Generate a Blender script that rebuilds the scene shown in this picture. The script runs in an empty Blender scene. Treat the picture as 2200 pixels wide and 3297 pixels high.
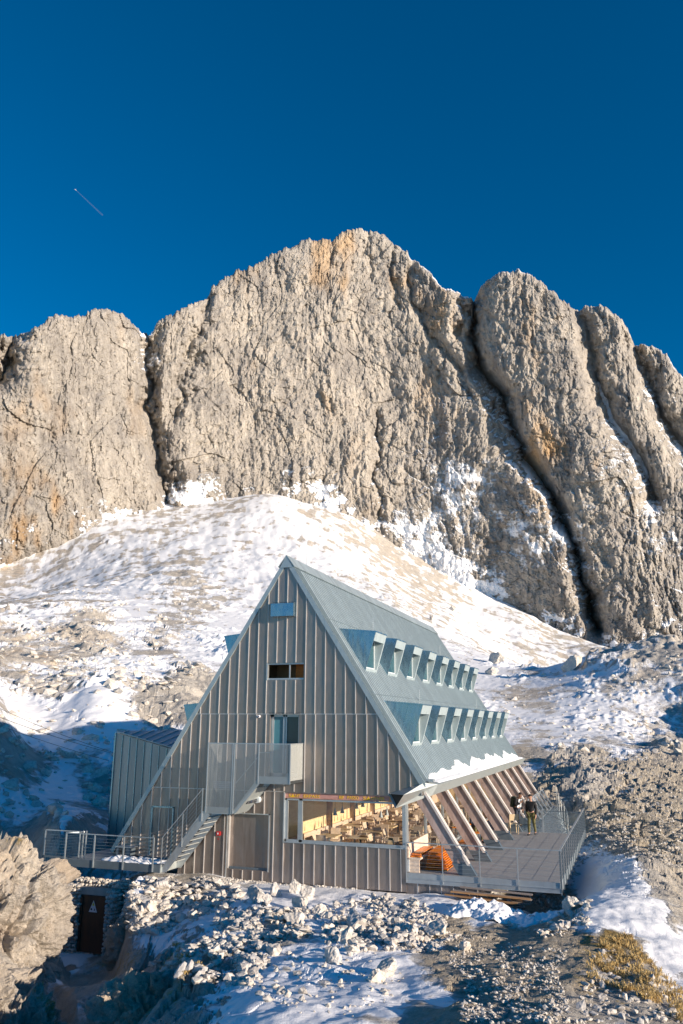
import bpy, bmesh, math, random
import numpy as np
from mathutils import Vector, Matrix
R = math.radians
random.seed(7)
SC = bpy.context.scene
COL = SC.collection
# ---------------------------------------------------------------- camera
FPX = 2564.0
PITCH, ROLL, YAW = R(14.904), R(.3067), R(19.4527)
CAMP = np.array([0, -28.3, 4.85])
cp, sp = math.cos(PITCH), math.sin(PITCH)
CF = np.array([-math.sin(YAW)*cp, math.cos(YAW)*cp, sp])
_r = np.array([math.cos(YAW), math.sin(YAW), 0]); _u = np.cross(_r, CF)
CR = math.cos(ROLL)*_r + math.sin(ROLL)*_u
CU = -math.sin(ROLL)*_r + math.cos(ROLL)*_u
cam = bpy.data.cameras.new('camera'); camo = bpy.data.objects.new('camera', cam); COL.objects.link(camo)
camo.matrix_world = Matrix(((CR[0], CU[0], -CF[0], CAMP[0]), (CR[1], CU[1], -CF[1], CAMP[1]), (CR[2], CU[2], -CF[2], CAMP[2]), (0, 0, 0, 1)))
cam.sensor_fit = 'VERTICAL'; cam.sensor_height = 36; cam.lens = 36*FPX/3297
cam.clip_start = .1; cam.clip_end = 60000
SC.camera = camo
# ---------------------------------------------------------------- light
SUN_EL, SUN_AZ = 12.5, 75.0          # azimuth measured from -Y (towards the camera) to +X
ch, sh = math.cos(R(SUN_EL)), math.sin(R(SUN_EL))
TOSUN = Vector((math.sin(R(SUN_AZ))*ch, -math.cos(R(SUN_AZ))*ch, sh))
sl = bpy.data.lights.new('sun', 'SUN'); so = bpy.data.objects.new('sun', sl); COL.objects.link(so)
sl.energy = 5.0; sl.angle = R(.5); sl.color = (1, .84, .67)
so.rotation_euler = TOSUN.to_track_quat('Z', 'Y').to_euler(); so.location = (60, -20, 40)
W = bpy.data.worlds.new('World'); SC.world = W; W.use_nodes = True
nt = W.node_tree; nt.nodes.clear()
sky = nt.nodes.new('ShaderNodeTexSky'); sky.sky_type = 'NISHITA'; sky.sun_disc = False
sky.sun_elevation = R(SUN_EL); sky.sun_rotation = math.atan2(TOSUN.x, TOSUN.y)
sky.altitude = 2700; sky.air_density = 1.0; sky.dust_density = .25; sky.ozone_density = 3.0
hs = nt.nodes.new('ShaderNodeHueSaturation'); hs.inputs['Saturation'].default_value = 1.55; hs.inputs['Value'].default_value = 1
hs.inputs['Hue'].default_value = .496
bg = nt.nodes.new('ShaderNodeBackground'); bg.inputs[1].default_value = .098
wo = nt.nodes.new('ShaderNodeOutputWorld')
nt.links.new(sky.outputs[0], hs.inputs['Color']); nt.links.new(hs.outputs[0], bg.inputs[0]); nt.links.new(bg.outputs[0], wo.inputs[0])
SC.view_settings.view_transform = 'Standard'; SC.view_settings.look = 'None'
SC.view_settings.exposure = 0.62; SC.view_settings.gamma = 1
SC.render.engine = 'CYCLES'
SC.cycles.max_bounces = 6; SC.cycles.transparent_max_bounces = 12

# ---------------------------------------------------------------- px helpers (photograph pixels -> real places)
def ray(u, v):
    d = CF*FPX + CR*(u-1100) - CU*(v-1648.5); return d/np.linalg.norm(d)
def azel(u, v):
    u = np.asarray(u, float); v = np.asarray(v, float)
    d = CF[:, None]*FPX + CR[:, None]*(u.ravel()-1100) - CU[:, None]*(v.ravel()-1648.5)
    h = np.hypot(d[0], d[1])
    return np.arctan2(d[0], d[1]).reshape(u.shape), (d[2]/h).reshape(u.shape)   # azimuth from +y to +x, tangent of elevation
def project(P):
    Q = P - CAMP; z = np.maximum(Q@CF, .01)
    return 1100+FPX*(Q@CR)/z, 1648.5-FPX*(Q@CU)/z
# ---------------------------------------------------------------- noise
_rs = np.random.RandomState(3)
_perm = _rs.permutation(256).astype(np.int64); _perm = np.concatenate([_perm, _perm, _perm])
_ang = _rs.rand(256)*2*np.pi; _g2 = np.stack([np.cos(_ang), np.sin(_ang)], 1)
_g3 = _rs.randn(256, 3); _g3 /= np.linalg.norm(_g3, axis=1)[:, None]
def perlin2(x, y, s=0):
    xi = np.floor(x).astype(np.int64); yi = np.floor(y).astype(np.int64); xf = x-xi; yf = y-yi
    xi += s*37; u = xf*xf*xf*(xf*(xf*6-15)+10); v = yf*yf*yf*(yf*(yf*6-15)+10)
    def g(a, b, fx, fy):
        h = _perm[_perm[(xi+a) & 255] + ((yi+b) & 255)]; return _g2[h, 0]*fx + _g2[h, 1]*fy
    n0 = g(0, 0, xf, yf)*(1-u)+g(1, 0, xf-1, yf)*u; n1 = g(0, 1, xf, yf-1)*(1-u)+g(1, 1, xf-1, yf-1)*u
    return (n0*(1-v)+n1*v)*1.5
def fbm(x, y, oct=5, s=0, gain=.5, ridged=False):
    a = 1; r = 0*x; t = 0
    for i in range(oct):
        n = perlin2(x, y, s+i*3)
        if ridged: n = 1-2*np.abs(n)*1.3
        r = r+a*n; t += a; a *= gain; x = x*2.03+7.1; y = y*2.03+3.3
    return r/t
def cells(x, y, s=0, jitter=.9):
    """facetted blocks: per-cell random height plus random tilt, and distance to cell border"""
    xi = np.floor(x).astype(np.int64); yi = np.floor(y).astype(np.int64)
    b1 = np.full(x.shape, 9.); b2 = np.full(x.shape, 9.); hh = np.zeros(x.shape)
    for a in (-1, 0, 1):
        for b in (-1, 0, 1):
            h = _perm[_perm[(xi+a+s*37) & 255] + ((yi+b) & 255)]
            px = a+.5+jitter*(_rt[h, 0]-.5)-(x-xi); py = b+.5+jitter*(_rt[h, 1]-.5)-(y-yi)
            d = np.sqrt(px*px+py*py)
            val = _rt[h, 2]-.5 + (_rt[h, 3]-.5)*px*1.3 + (_rt[h, 0]-.5)*py*1.3
            n = d < b1
            b2 = np.where(n, b1, np.minimum(b2, d)); hh = np.where(n, val, hh); b1 = np.where(n, d, b1)
    CELL_F1[0] = b1
    return hh, b2-b1
CELL_F1 = [None]
_rt = _rs.rand(256, 4)
def smooth(a, b, x):
    t = np.clip((x-a)/(b-a), 0, 1); return t*t*(3-2*t)
def idw(u, v, pts, p=3, k=None):
    """Shepard interpolation of control values given in photograph pixels"""
    num = 0; den = 0
    for (a, b, w) in pts:
        q = 1/(((u-a)**2+((v-b)*1.3)**2+900)**(p/2)); num = num+q*w; den = den+q
    return num/den
# ---------------------------------------------------------------- object helpers
def tag(o, label=None, cat=None, group=None, kind=None):
    if label: o['label'] = label
    if cat: o['category'] = cat
    if group: o['group'] = group
    if kind: o['kind'] = kind
    return o
def empty(name, loc, label, cat, group=None, rz=0):
    o = bpy.data.objects.new(name, None); COL.objects.link(o); o.location = loc; o.rotation_euler = (0, 0, rz)
    o.empty_display_size = .3
    return tag(o, label, cat, group)
def link(name, me, mat, parent=None):
    o = bpy.data.objects.new(name, me); COL.objects.link(o)
    if mat: 
        if isinstance(mat, (list, tuple)):
            for m in mat: me.materials.append(m)
        else: me.materials.append(mat)
    if parent is not None:
        o.parent = parent; pl = Matrix.Identity(4)
        p = parent; M_ = Matrix.Identity(4)
        while p is not None:
            M_ = Matrix.Translation(p.location) @ p.rotation_euler.to_matrix().to_4x4() @ M_; p = p.parent
        me.transform(M_.inverted())     # geometry is written in world coordinates
    return o
class MB:
    def __init__(s): s.v = []; s.f = []
    def add(s, vs, fs):
        n = len(s.v); s.v += [tuple(map(float, p)) for p in vs]; s.f += [tuple(i+n for i in f) for f in fs]; return s
    def box(s, a, b):
        (x0, y0, z0), (x1, y1, z1) = a, b
        return s.add([(x0,y0,z0),(x1,y0,z0),(x1,y1,z0),(x0,y1,z0),(x0,y0,z1),(x1,y0,z1),(x1,y1,z1),(x0,y1,z1)],
                     [(0,3,2,1),(4,5,6,7),(0,1,5,4),(1,2,6,5),(2,3,7,6),(3,0,4,7)])
    def hexa(s, p): # 8 points like box
        return s.add(p, [(0,3,2,1),(4,5,6,7),(0,1,5,4),(1,2,6,5),(2,3,7,6),(3,0,4,7)])
    def prism(s, poly, d):   # poly list of 3D points, d extrusion vector
        n = len(poly); d = Vector(d); P = [Vector(p) for p in poly]
        return s.add([tuple(p) for p in P]+[tuple(p+d) for p in P], [tuple(range(n))[::-1], tuple(range(n, 2*n))]+[(i, (i+1) % n, (i+1) % n+n, i+n) for i in range(n)])
    def bar(s, a, b, w, h, up=(0, 0, 1)):  # rectangular bar between points
        a = Vector(a); b = Vector(b); t = (b-a).normalized(); up = Vector(up)
        sd = t.cross(up)
        if sd.length < 1e-4: sd = t.cross(Vector((0, 1, 0)))
        sd.normalize(); u2 = sd.cross(t).normalized(); sd *= w/2; u2 *= h/2
        return s.add([a-sd-u2, a+sd-u2, b+sd-u2, b-sd-u2, a-sd+u2, a+sd+u2, b+sd+u2, b-sd+u2], [(0,3,2,1),(4,5,6,7),(0,1,5,4),(1,2,6,5),(2,3,7,6),(3,0,4,7)])
    def tube(s, a, b, r, n=6, r2=None, cap=True):
        a = Vector(a); b = Vector(b); t = (b-a).normalized(); x = t.orthogonal().normalized(); y = t.cross(x); r2 = r if r2 is None else r2
        vs = [a+(x*math.cos(k*2*math.pi/n)+y*math.sin(k*2*math.pi/n))*r for k in range(n)]+[b+(x*math.cos(k*2*math.pi/n)+y*math.sin(k*2*math.pi/n))*r2 for k in range(n)]
        fs = [(k, (k+1) % n, (k+1) % n+n, k+n) for k in range(n)]
        if cap: fs += [tuple(range(n))[::-1], tuple(range(n, 2*n))]
        return s.add(vs, fs)
    def quad(s, *p): return s.add(p, [tuple(range(len(p)))])
    def mesh(s, name, bevel=0, smooth_=False):
        me = bpy.data.meshes.new(name); me.from_pydata(s.v, [], s.f)
        bm = bmesh.new(); bm.from_mesh(me); bmesh.ops.recalc_face_normals(bm, faces=bm.faces)
        if bevel: bmesh.ops.bevel(bm, geom=[e for e in bm.edges], offset=bevel, segments=1, affect='EDGES')
        bm.to_mesh(me); bm.free()
        if smooth_: me.shade_smooth()
        return me
    def build(s, name, mat, parent=None, bevel=0, smooth_=False):
        return link(name, s.mesh(name, bevel, smooth_), mat, parent)
def copy_tree(o, parent=None):
    c = o.copy(); COL.objects.link(c)
    if parent is not None: c.parent = parent
    for chd in list(o.children): copy_tree(chd, c)
    return c
# ---------------------------------------------------------------- materials
def new_mat(name):
    m = bpy.data.materials.new(name); m.use_nodes = True; n = m.node_tree; b = n.nodes['Principled BSDF']; return m, n, b
def N(n, t, **k):
    o = n.nodes.new(t)
    for a, b in k.items(): setattr(o, a, b)
    return o
def noise_n(n, scale, detail=4, rough=.55, vec=None, dist=0):
    o = N(n, 'ShaderNodeTexNoise'); o.inputs['Scale'].default_value = scale; o.inputs['Detail'].default_value = detail
    o.inputs['Roughness'].default_value = rough; o.inputs['Distortion'].default_value = dist
    if vec: n.links.new(vec, o.inputs['Vector'])
    return o
def ramp(n, src, stops):
    r = N(n, 'ShaderNodeValToRGB'); e = r.color_ramp.elements
    while len(e) < len(stops): e.new(.5)
    for i, (p, c) in enumerate(stops):
        e[i].position = p; e[i].color = (*c, 1) if len(c) == 3 else c
    n.links.new(src, r.inputs[0]); return r
def mixc(n, fac, a, b, mode='MIX'):
    m = N(n, 'ShaderNodeMix', data_type='RGBA', blend_type=mode)
    for sock, val in ((m.inputs[0], fac), (m.inputs[6], a), (m.inputs[7], b)):
        if hasattr(val, 'links'): n.links.new(val, sock)
        else: sock.default_value = val if not isinstance(val, tuple) else ((*val, 1) if len(val) == 3 else val)
    return m.outputs[2]
def math_n(n, op, a, b=0.0, c=None, clamp=False):
    m = N(n, 'ShaderNodeMath', operation=op); m.use_clamp = clamp
    for i, val in enumerate((a, b) if c is None else (a, b, c)):
        if hasattr(val, 'links'): n.links.new(val, m.inputs[i])
        else: m.inputs[i].default_value = val
    return m.outputs[0]
def vscale(n, s):
    g = N(n, 'ShaderNodeNewGeometry'); mp = N(n, 'ShaderNodeMapping'); mp.inputs['Scale'].default_value = s
    n.links.new(g.outputs['Position'], mp.inputs[0]); return mp.outputs[0]
def bump_n(n, b, h, strength=.3, dist=.02):
    bp = N(n, 'ShaderNodeBump'); bp.inputs['Strength'].default_value = strength; bp.inputs['Distance'].default_value = dist
    n.links.new(h, bp.inputs['Height']); n.links.new(bp.outputs[0], b.inputs['Normal']); return bp
def simple(name, col, rough=.6, metal=0, var=.15, scale=8, bump=.1, spec=None):
    m, n, b = new_mat(name); v = vscale(n, (1, 1, 1)); t = noise_n(n, scale, 4, vec=v)
    c = mixc(n, t.outputs[0], tuple(x*(1-var) for x in col), tuple(min(1, x*(1+var)) for x in col))
    n.links.new(c, b.inputs['Base Color']); b.inputs['Roughness'].default_value = rough; b.inputs['Metallic'].default_value = metal
    if bump: bump_n(n, b, t.outputs[0], bump, .01)
    if spec is not None: b.inputs['Specular IOR Level'].default_value = spec
    return m
def zinc(name, col, rough=.38, metal=.85, dent=.35, panel=None):
    """weathered sheet metal: mottled patina, soft dents between the seams"""
    m, n, b = new_mat(name)
    v = vscale(n, (1, 1, .22)); big = noise_n(n, 1.6, 3, .5, v); sm = noise_n(n, 60, 3, .6, vscale(n, (1, 1, 1))); mot = noise_n(n, 5, 4, .6, vscale(n, (1, 1, .6)))
    c = mixc(n, mot.outputs[0], tuple(x*.80 for x in col), tuple(x*1.12 for x in col))
    if panel:     # every sheet between two seams has its own tone
        g = N(n, 'ShaderNodeNewGeometry'); sx = N(n, 'ShaderNodeSeparateXYZ'); n.links.new(g.outputs['Position'], sx.inputs[0])
        k = math_n(n, 'FLOOR', math_n(n, 'MULTIPLY', math_n(n, 'ADD', sx.outputs[panel[0]], panel[2]), 1/panel[1]))
        wn = N(n, 'ShaderNodeTexWhiteNoise', noise_dimensions='1D'); n.links.new(k, wn.inputs['W'])
        mm = N(n, 'ShaderNodeMapRange'); mm.inputs[3].default_value = .87; mm.inputs[4].default_value = 1.1; n.links.new(wn.outputs[0], mm.inputs[0])
        c = mixc(n, 1.0, c, mm.outputs[0], 'MULTIPLY')
    n.links.new(c, b.inputs['Base Color'])
    b.inputs['Metallic'].default_value = metal
    rr = math_n(n, 'MULTIPLY_ADD', mot.outputs[0], .25, rough-.12); n.links.new(rr, b.inputs['Roughness'])
    b1 = N(n, 'ShaderNodeBump'); b1.inputs['Strength'].default_value = dent; b1.inputs['Distance'].default_value = .12; n.links.new(big.outputs[0], b1.inputs['Height'])
    b2 = N(n, 'ShaderNodeBump'); b2.inputs['Strength'].default_value = .12; b2.inputs['Distance'].default_value = .003; n.links.new(sm.outputs[0], b2.inputs['Height'])
    n.links.new(b1.outputs[0], b2.inputs['Normal']); n.links.new(b2.outputs[0], b.inputs['Normal'])
    return m
def wood(name, c1, c2, axis=(1, 12, 12), rough=.65, scale=1.5):
    m, n, b = new_mat(name); v = vscale(n, axis); t = noise_n(n, scale, 6, .65, v, .6)
    r = ramp(n, t.outputs[0], [(.3, c1), (.7, c2)]); n.links.new(r.outputs[0], b.inputs['Base Color']); b.inputs['Roughness'].default_value = rough
    bump_n(n, b, t.outputs[0], .25, .01); return m
def glass(name, tint=(1, 1, 1), refl=.12, rough=0.0):
    m, n, b = new_mat(name); n.nodes.remove(b); out = n.nodes['Material Output']
    tr = N(n, 'ShaderNodeBsdfTransparent'); tr.inputs[0].default_value = (*tint, 1); gl = N(n, 'ShaderNodeBsdfGlossy'); gl.inputs['Roughness'].default_value = rough
    fr = N(n, 'ShaderNodeFresnel'); fr.inputs[0].default_value = 1.5
    f = math_n(n, 'ADD', fr.outputs[0], refl-.04, clamp=True)
    mx = N(n, 'ShaderNodeMixShader'); n.links.new(f, mx.inputs[0]); n.links.new(tr.outputs[0], mx.inputs[1]); n.links.new(gl.outputs[0], mx.inputs[2]); n.links.new(mx.outputs[0], out.inputs[0]); return m
def meshmat(name, col, cov=.55, cell=.02, metal=.6):
    """expanded metal: small holes cut by a procedural grid"""
    m, n, b = new_mat(name); out = n.nodes['Material Output']
    g = N(n, 'ShaderNodeNewGeometry'); sx = N(n, 'ShaderNodeSeparateXYZ'); n.links.new(g.outputs['Position'], sx.inputs[0])
    h = math_n(n, 'ADD', sx.outputs[0], sx.outputs[1])
    a = math_n(n, 'LESS_THAN', math_n(n, 'FRACT', math_n(n, 'MULTIPLY', h, 1/cell)), 1-math.sqrt(1-cov))
    z = math_n(n, 'LESS_THAN', math_n(n, 'FRACT', math_n(n, 'MULTIPLY', sx.outputs[2], 1/cell)), 1-math.sqrt(1-cov))
    f = math_n(n, 'MAXIMUM', a, z)
    b.inputs['Base Color'].default_value = (*col, 1); b.inputs['Metallic'].default_value = metal; b.inputs['Roughness'].default_value = .45
    tr = N(n, 'ShaderNodeBsdfTransparent'); mx = N(n, 'ShaderNodeMixShader')
    n.links.new(f, mx.inputs[0]); n.links.new(tr.outputs[0], mx.inputs[1]); n.links.new(b.outputs[0], mx.inputs[2]); n.links.new(mx.outputs[0], out.inputs[0]); return m
def terrain_mat(name, scale=1.0, vert=False, pale=0):
    """rock / snow / grass / earth by the vertex attribute 'mask' (r snow, g grass, b earth, a ochre)"""
    m, n, b = new_mat(name)
    at = N(n, 'ShaderNodeAttribute'); at.attribute_name = 'mask'
    sp_ = N(n, 'ShaderNodeSeparateColor'); n.links.new(at.outputs['Color'], sp_.inputs[0]); oc = at.outputs['Alpha']
    st = (1, 1, .35) if vert else (1, 1, 1)
    n1 = noise_n(n, .35*scale, 8, .62, vscale(n, st)); n2 = noise_n(n, 2.2*scale, 8, .7, vscale(n, st)); n3 = noise_n(n, 9*scale, 5, .7, vscale(n, (1, 1, 1)))
    rock = ramp(n, n2.outputs[0], [(.25, (.16, .152, .143)), (.40, (.35, .335, .315)), (.58, (.49, .47, .44)), (.8, (.62, .60, .565))])
    if pale: rock = mixc(n, pale, rock.outputs[0], (.74, .70, .63)); rock_o = rock
    else: rock_o = rock.outputs[0]
    rock2 = mixc(n, math_n(n, 'MULTIPLY', oc, 1.0), rock_o, mixc(n, n2.outputs[0], (.38, .25, .13), (.62, .44, .26)))
    st2 = ramp(n, n1.outputs[0], [(.36, (.70, .69, .69)), (.6, (1.06, 1.03, .98))])
    rock3 = mixc(n, 1.0, rock2, st2.outputs[0], 'MULTIPLY')
    grass = ramp(n, n3.outputs[0], [(.3, (.14, .09, .03)), (.5, (.36, .25, .09)), (.72, (.56, .43, .20))])
    earth = ramp(n, n3.outputs[0], [(.25, (.24, .20, .15)), (.5, (.46, .40, .31)), (.75, (.62, .56, .47))])
    def edge(s, nz, w=.5):      # crisp, ragged border
        return math_n(n, 'MULTIPLY', math_n(n, 'SUBTRACT', math_n(n, 'ADD', s, math_n(n, 'MULTIPLY', math_n(n, 'SUBTRACT', nz, .5), w)), .42), 6.0, clamp=True)
    c = mixc(n, edge(sp_.outputs[2], n2.outputs[0], .8), rock3, earth.outputs[0])
    c = mixc(n, edge(sp_.outputs[1], n3.outputs[0], .9), c, grass.outputs[0])
    se = edge(sp_.outputs[0], n2.outputs[0], .7)
    c = mixc(n, se, c, (.86, .87, .89))
    n4 = noise_n(n, 38*scale, 4, .7, vscale(n, (1, 1, 1)))
    sp4 = ramp(n, n4.outputs[0], [(.32, (.72, .70, .68)), (.5, (1, 1, 1)), (.7, (1.1, 1.08, 1.05))])
    c = mixc(n, math_n(n, 'MULTIPLY_ADD', se, -.9, 1.0), c, mixc(n, 1.0, c, sp4.outputs[0], 'MULTIPLY'))
    n.links.new(c, b.inputs['Base Color'])
    rg = math_n(n, 'MULTIPLY_ADD', se, -.35, .95); n.links.new(rg, b.inputs['Roughness']); b.inputs['Specular IOR Level'].default_value = .25
    h = math_n(n, 'ADD', math_n(n, 'MULTIPLY', n2.outputs[0], 1.0), math_n(n, 'MULTIPLY', n3.outputs[0], .35)); h = math_n(n, 'ADD', h, math_n(n, 'MULTIPLY', n4.outputs[0], .10))
    h = math_n(n, 'MULTIPLY', h, math_n(n, 'MULTIPLY_ADD', se, -.85, 1.0))
    bump_n(n, b, h, .9, .28/scale)
    return m
M = {}
M['facade'] = zinc('facade_zinc', (.33, .285, .26), rough=.38, metal=.78, dent=1.0, panel=(0, .4, .18))
M['seam'] = zinc('seam_zinc', (.62, .60, .58), rough=.42, metal=.5, dent=.1)
M['shed'] = zinc('shed_zinc', (.40, .40, .39), rough=.42, metal=.7, dent=.5, panel=(0, .4, .1))
M['roof'] = zinc('roof_zinc', (.48, .56, .58), rough=.45, metal=.6, dent=.25, panel=(1, .25, .05))
M['roofseam'] = zinc('roof_seam_zinc', (.24, .30, .33), rough=.5, metal=.5, dent=.0)
M['dormer_lit'] = zinc('dormer_lit_zinc', (.46, .54, .56), rough=.5, metal=.35, dent=.1)  # lit copy of the dormer zinc: sunlit tone of header and frame painted in
M['dormer'] = zinc('dormer_zinc', (.30, .45, .54), rough=.26, metal=.9, dent=.6)  # same metal, its colour darkened for the shaded, reflecting cheeks
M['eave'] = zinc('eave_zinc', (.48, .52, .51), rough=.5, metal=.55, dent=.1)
M['steel'] = zinc('galvanised_steel', (.50, .54, .56), rough=.42, metal=.7, dent=.05)
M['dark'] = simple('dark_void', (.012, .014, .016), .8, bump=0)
M['steeldark'] = zinc('dark_steel', (.16, .20, .23), rough=.5, metal=.5, dent=.05)
M['mesh'] = meshmat('expanded_mesh', (.45, .47, .47), .50, .03)
M['mesh2'] = meshmat('mesh_lit', (.52, .54, .52), .75, .03, .3)
M['net'] = meshmat('wire_net', (.40, .46, .48), .22, .05)
M['beam'] = wood('larch_beam', (.27, .185, .155), (.52, .40, .36), (3, 14, 1.2))
M['cap'] = wood('weathered_cap_board', (.50, .44, .40), (.72, .66, .62), (3, 14, 1.2))
M['boards'] = wood('deck_board', (.22, .215, .215), (.40, .395, .39), (.6, 14, 1))
M['lightwood'] = wood('light_wood', (.58, .43, .25), (.78, .62, .40), (12, 1, 12))
M['panel'] = wood('spruce_panel', (.74, .56, .30), (.88, .72, .44), (1, 1.2, 12))
M['floorwood'] = wood('interior_floor', (.30, .19, .11), (.46, .31, .19), (12, 1, 1))
M['bench'] = wood('bench_larch', (.58, .44, .34), (.82, .68, .54), (8, 1, 8))
M['orange'] = wood('orange_varnish', (.62, .15, .01), (.86, .27, .02), (10, 1.4, 10), .4)
M['plank'] = wood('old_plank', (.17, .14, .125), (.36, .31, .28), (.8, 14, 14))
M['plank2'] = wood('brown_plank', (.24, .12, .05), (.50, .30, .14), (.8, 14, 14))
M['glass'] = glass('window_glass', (.95, .93, .88), .10)
M['glass2'] = glass('terrace_glass', (.95, .97, .96), .12)
M['blueglass'] = simple('dark_door_glass', (.015, .075, .10), .12, bump=0); M['blueleaf'] = simple('blue_curtain_glass', (.06, .20, .26), .2, bump=0)
M['clear'] = glass('attic_glass', (.95, .9, .85), -.02)
M['white'] = simple('white_frame', (.60, .65, .67), .5, bump=.05)
M['snow'] = simple('snow', (.88, .89, .91), .7, var=.02, scale=12, bump=.5)
M['rust'] = wood('rusty_iron', (.03, .022, .018), (.13, .05, .022), (2, 2, .6), .6)
M['concrete'] = simple('concrete', (.42, .39, .35), .9, scale=5, var=.3, bump=.4)
M['red'] = simple('red_plastic', (.45, .02, .02), .4)
M['yellow'] = simple('yellow_paint', (.80, .50, .02), .6)
M['signwhite'] = simple('sign_white', (.75, .74, .78), .5)
M['signyellow'] = simple('sign_yellow', (.75, .65, .05), .5)
M['black'] = simple('black_print', (.02, .02, .02), .6)
M['banner'] = wood('banner_wood', (.40, .19, .15), (.60, .33, .29), (1, 12, 12))
M['terrain'] = terrain_mat('mountain_ground', 1.0, False, .35)
M['cliff'] = terrain_mat('cliff_rock', .12, True)
M['skin'] = simple('skin', (.52, .29, .20), .55, var=.05)
M['skin2'] = simple('skin_tanned', (.30, .15, .09), .55, var=.05)
M['hair'] = simple('dark_hair', (.02, .013, .01), .6)
M['shirtblack'] = simple('black_fabric', (.012, .012, .015), .85)
M['olive'] = simple('olive_fabric', (.13, .12, .045), .85, var=.3, scale=14)
M['shirtwhite'] = simple('white_fabric', (.70, .70, .72), .8)
M['navy'] = simple('navy_fabric', (.03, .04, .06), .85)
M['shoe'] = simple('shoe', (.03, .03, .03), .6)
M['green'] = simple('plant_green', (.05, .09, .02), .7, var=.4)
M['pack'] = simple('backpack_fabric', (.03, .04, .02), .8)
# ================================================================ GROUND (one sheet, polar grid round the camera)
SNOW = [(870,1615,.62),(700,1640,.5),(540,1665,.45),(1000,1650,.55),(1122,1700,.5),(1250,1780,.45),(1400,1870,.4),(900,1700,.70),(700,1750,.72),(1100,1800,.64),(1250,1850,.56),(500,1800,.62),(300,1850,.62),(100,1900,.45),(400,1700,.5),(200,1760,.42),(0,1850,.4),(1400,1900,.45),
(1500,2000,.72),(1450,2100,.72),(1600,2150,.78),(1750,2080,.5),(1900,2130,.42),(2100,2150,.33),(1700,2200,.5),(1900,2300,.78),(2100,2250,.6),(2000,2400,.62),(1750,2330,.45),(2180,2380,.4),(1700,2420,.3),
(1900,2450,.25),(2050,2500,.2),(2200,2500,.16),(1800,2550,.1),(2000,2650,.1),(2200,2650,.2),(1830,2350,.8),(1650,2290,.6),
(100,2000,.6),(300,2050,.25),(500,2050,.38),(200,2150,.3),(400,2130,.6),(650,2100,.65),(750,2000,.75),(500,2180,.6),(600,2220,.1),(150,2230,.4),(650,1950,.45),(850,1900,.75),(450,1960,.72),(600,1880,.3),(50,2130,.2),
(100,2300,.9),(300,2275,.95),(500,2290,.05),(100,2430,.42),(60,2380,.8),(250,2370,.85),(300,2450,.55),(500,2420,.9),(350,2520,.35),(200,2500,.95),(60,2520,.6),(100,2580,.6),(200,2640,.5),(250,2590,.55),(420,2340,.9),(250,2330,.6),
(50,2750,.02),(150,2700,.08),(180,2850,.3),(60,2950,.05),(170,2930,.75),(250,3065,.95),(150,3150,.5),(100,3290,.3),(260,3180,.4),(330,3110,.35),
(600,2880,.3),(750,2865,.6),(900,2870,.8),(1250,2900,.95),(1350,2950,.9),(820,2925,.5),(620,2975,.6),(700,2980,.75),(900,2990,.25),(1250,3000,.08),(1450,2990,.05),(1120,2985,.3),(1050,2915,.85),(1380,2890,.95),
(540,3060,.85),(650,3090,.15),(480,3120,.25),(560,3180,.1),(800,3090,.35),(860,3150,.98),(1000,3120,.6),(1180,3050,.55),(1250,3140,.95),(1100,3220,.95),(900,3260,.98),(1340,3230,.5),(1180,3290,.55),(1470,3150,.12),(1570,3040,.0),
(1600,3150,.02),(1700,3290,.02),(1500,3260,.15),(1420,3210,.7),(1800,2900,.0),(1700,2900,0),(1750,3000,0),(1850,3040,.0),(1560,2960,.6),
(1900,2770,.8),(2000,2850,.9),(1910,2960,.85),(1930,2870,.75),(2080,2950,.98),(2150,3080,.95),(2000,3070,.02),(1950,3040,.02),(2080,3160,.05),(2200,2850,.15),(2150,2800,.1),(2100,2720,.08),(1950,3130,.3),(2050,3240,.05),(2020,3290,.4),(1860,3180,.0),(2190,3180,.6),(2200,2980,.5)]
GRASS = [(1980,3040,.75),(2060,3110,.6),(2180,3240,.65),(1920,3120,.5),(2120,3180,.3),(1400,3140,.1),(1450,3230,.2),(1550,3270,.1),(1300,3200,.1),(620,3070,.55),(380,3120,.6),(640,3130,.4),(60,2860,.3),(140,2800,.4),(20,2990,.1),(2100,2560,.25),(1750,2520,.22),(1900,2420,.15),
(1700,2950,.02),(900,2950,0),(1000,3200,.1),(2000,2300,.1),(1500,2100,0),(500,1900,.0),(200,2600,0),(1800,2800,.05),(2000,2750,.05),(1700,3150,.05),(2200,3000,.1),(1850,2330,.05),(60,2880,.35),(800,3050,.3),(480,3080,.5)]
EARTH = [(1750,2500,.8),(1950,2600,.75),(2100,2700,.7),(2000,2450,.6),(2150,2550,.6),(2200,2750,.5),(1700,2900,1),(1760,2960,1),(1650,3060,.95),(1720,3200,.7),(1600,3260,.5),(1850,2900,.7),(1800,2850,.7),(1440,2950,.8),(1240,2880,.1),(1000,2950,.25),(600,2900,.3),(2000,2800,0),(1450,3050,.55),(1900,3000,.5),
(1500,1950,.1),(900,1850,.0),(1800,2450,.35),(1900,2550,.15),(100,2800,.2),(500,3000,.1),(900,3200,0),(2100,3200,.2),(300,2100,0),(2000,2300,.15),(1540,3120,.8),(1150,3000,.2),(1560,2900,.8),(1850,3250,.4)]
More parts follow.
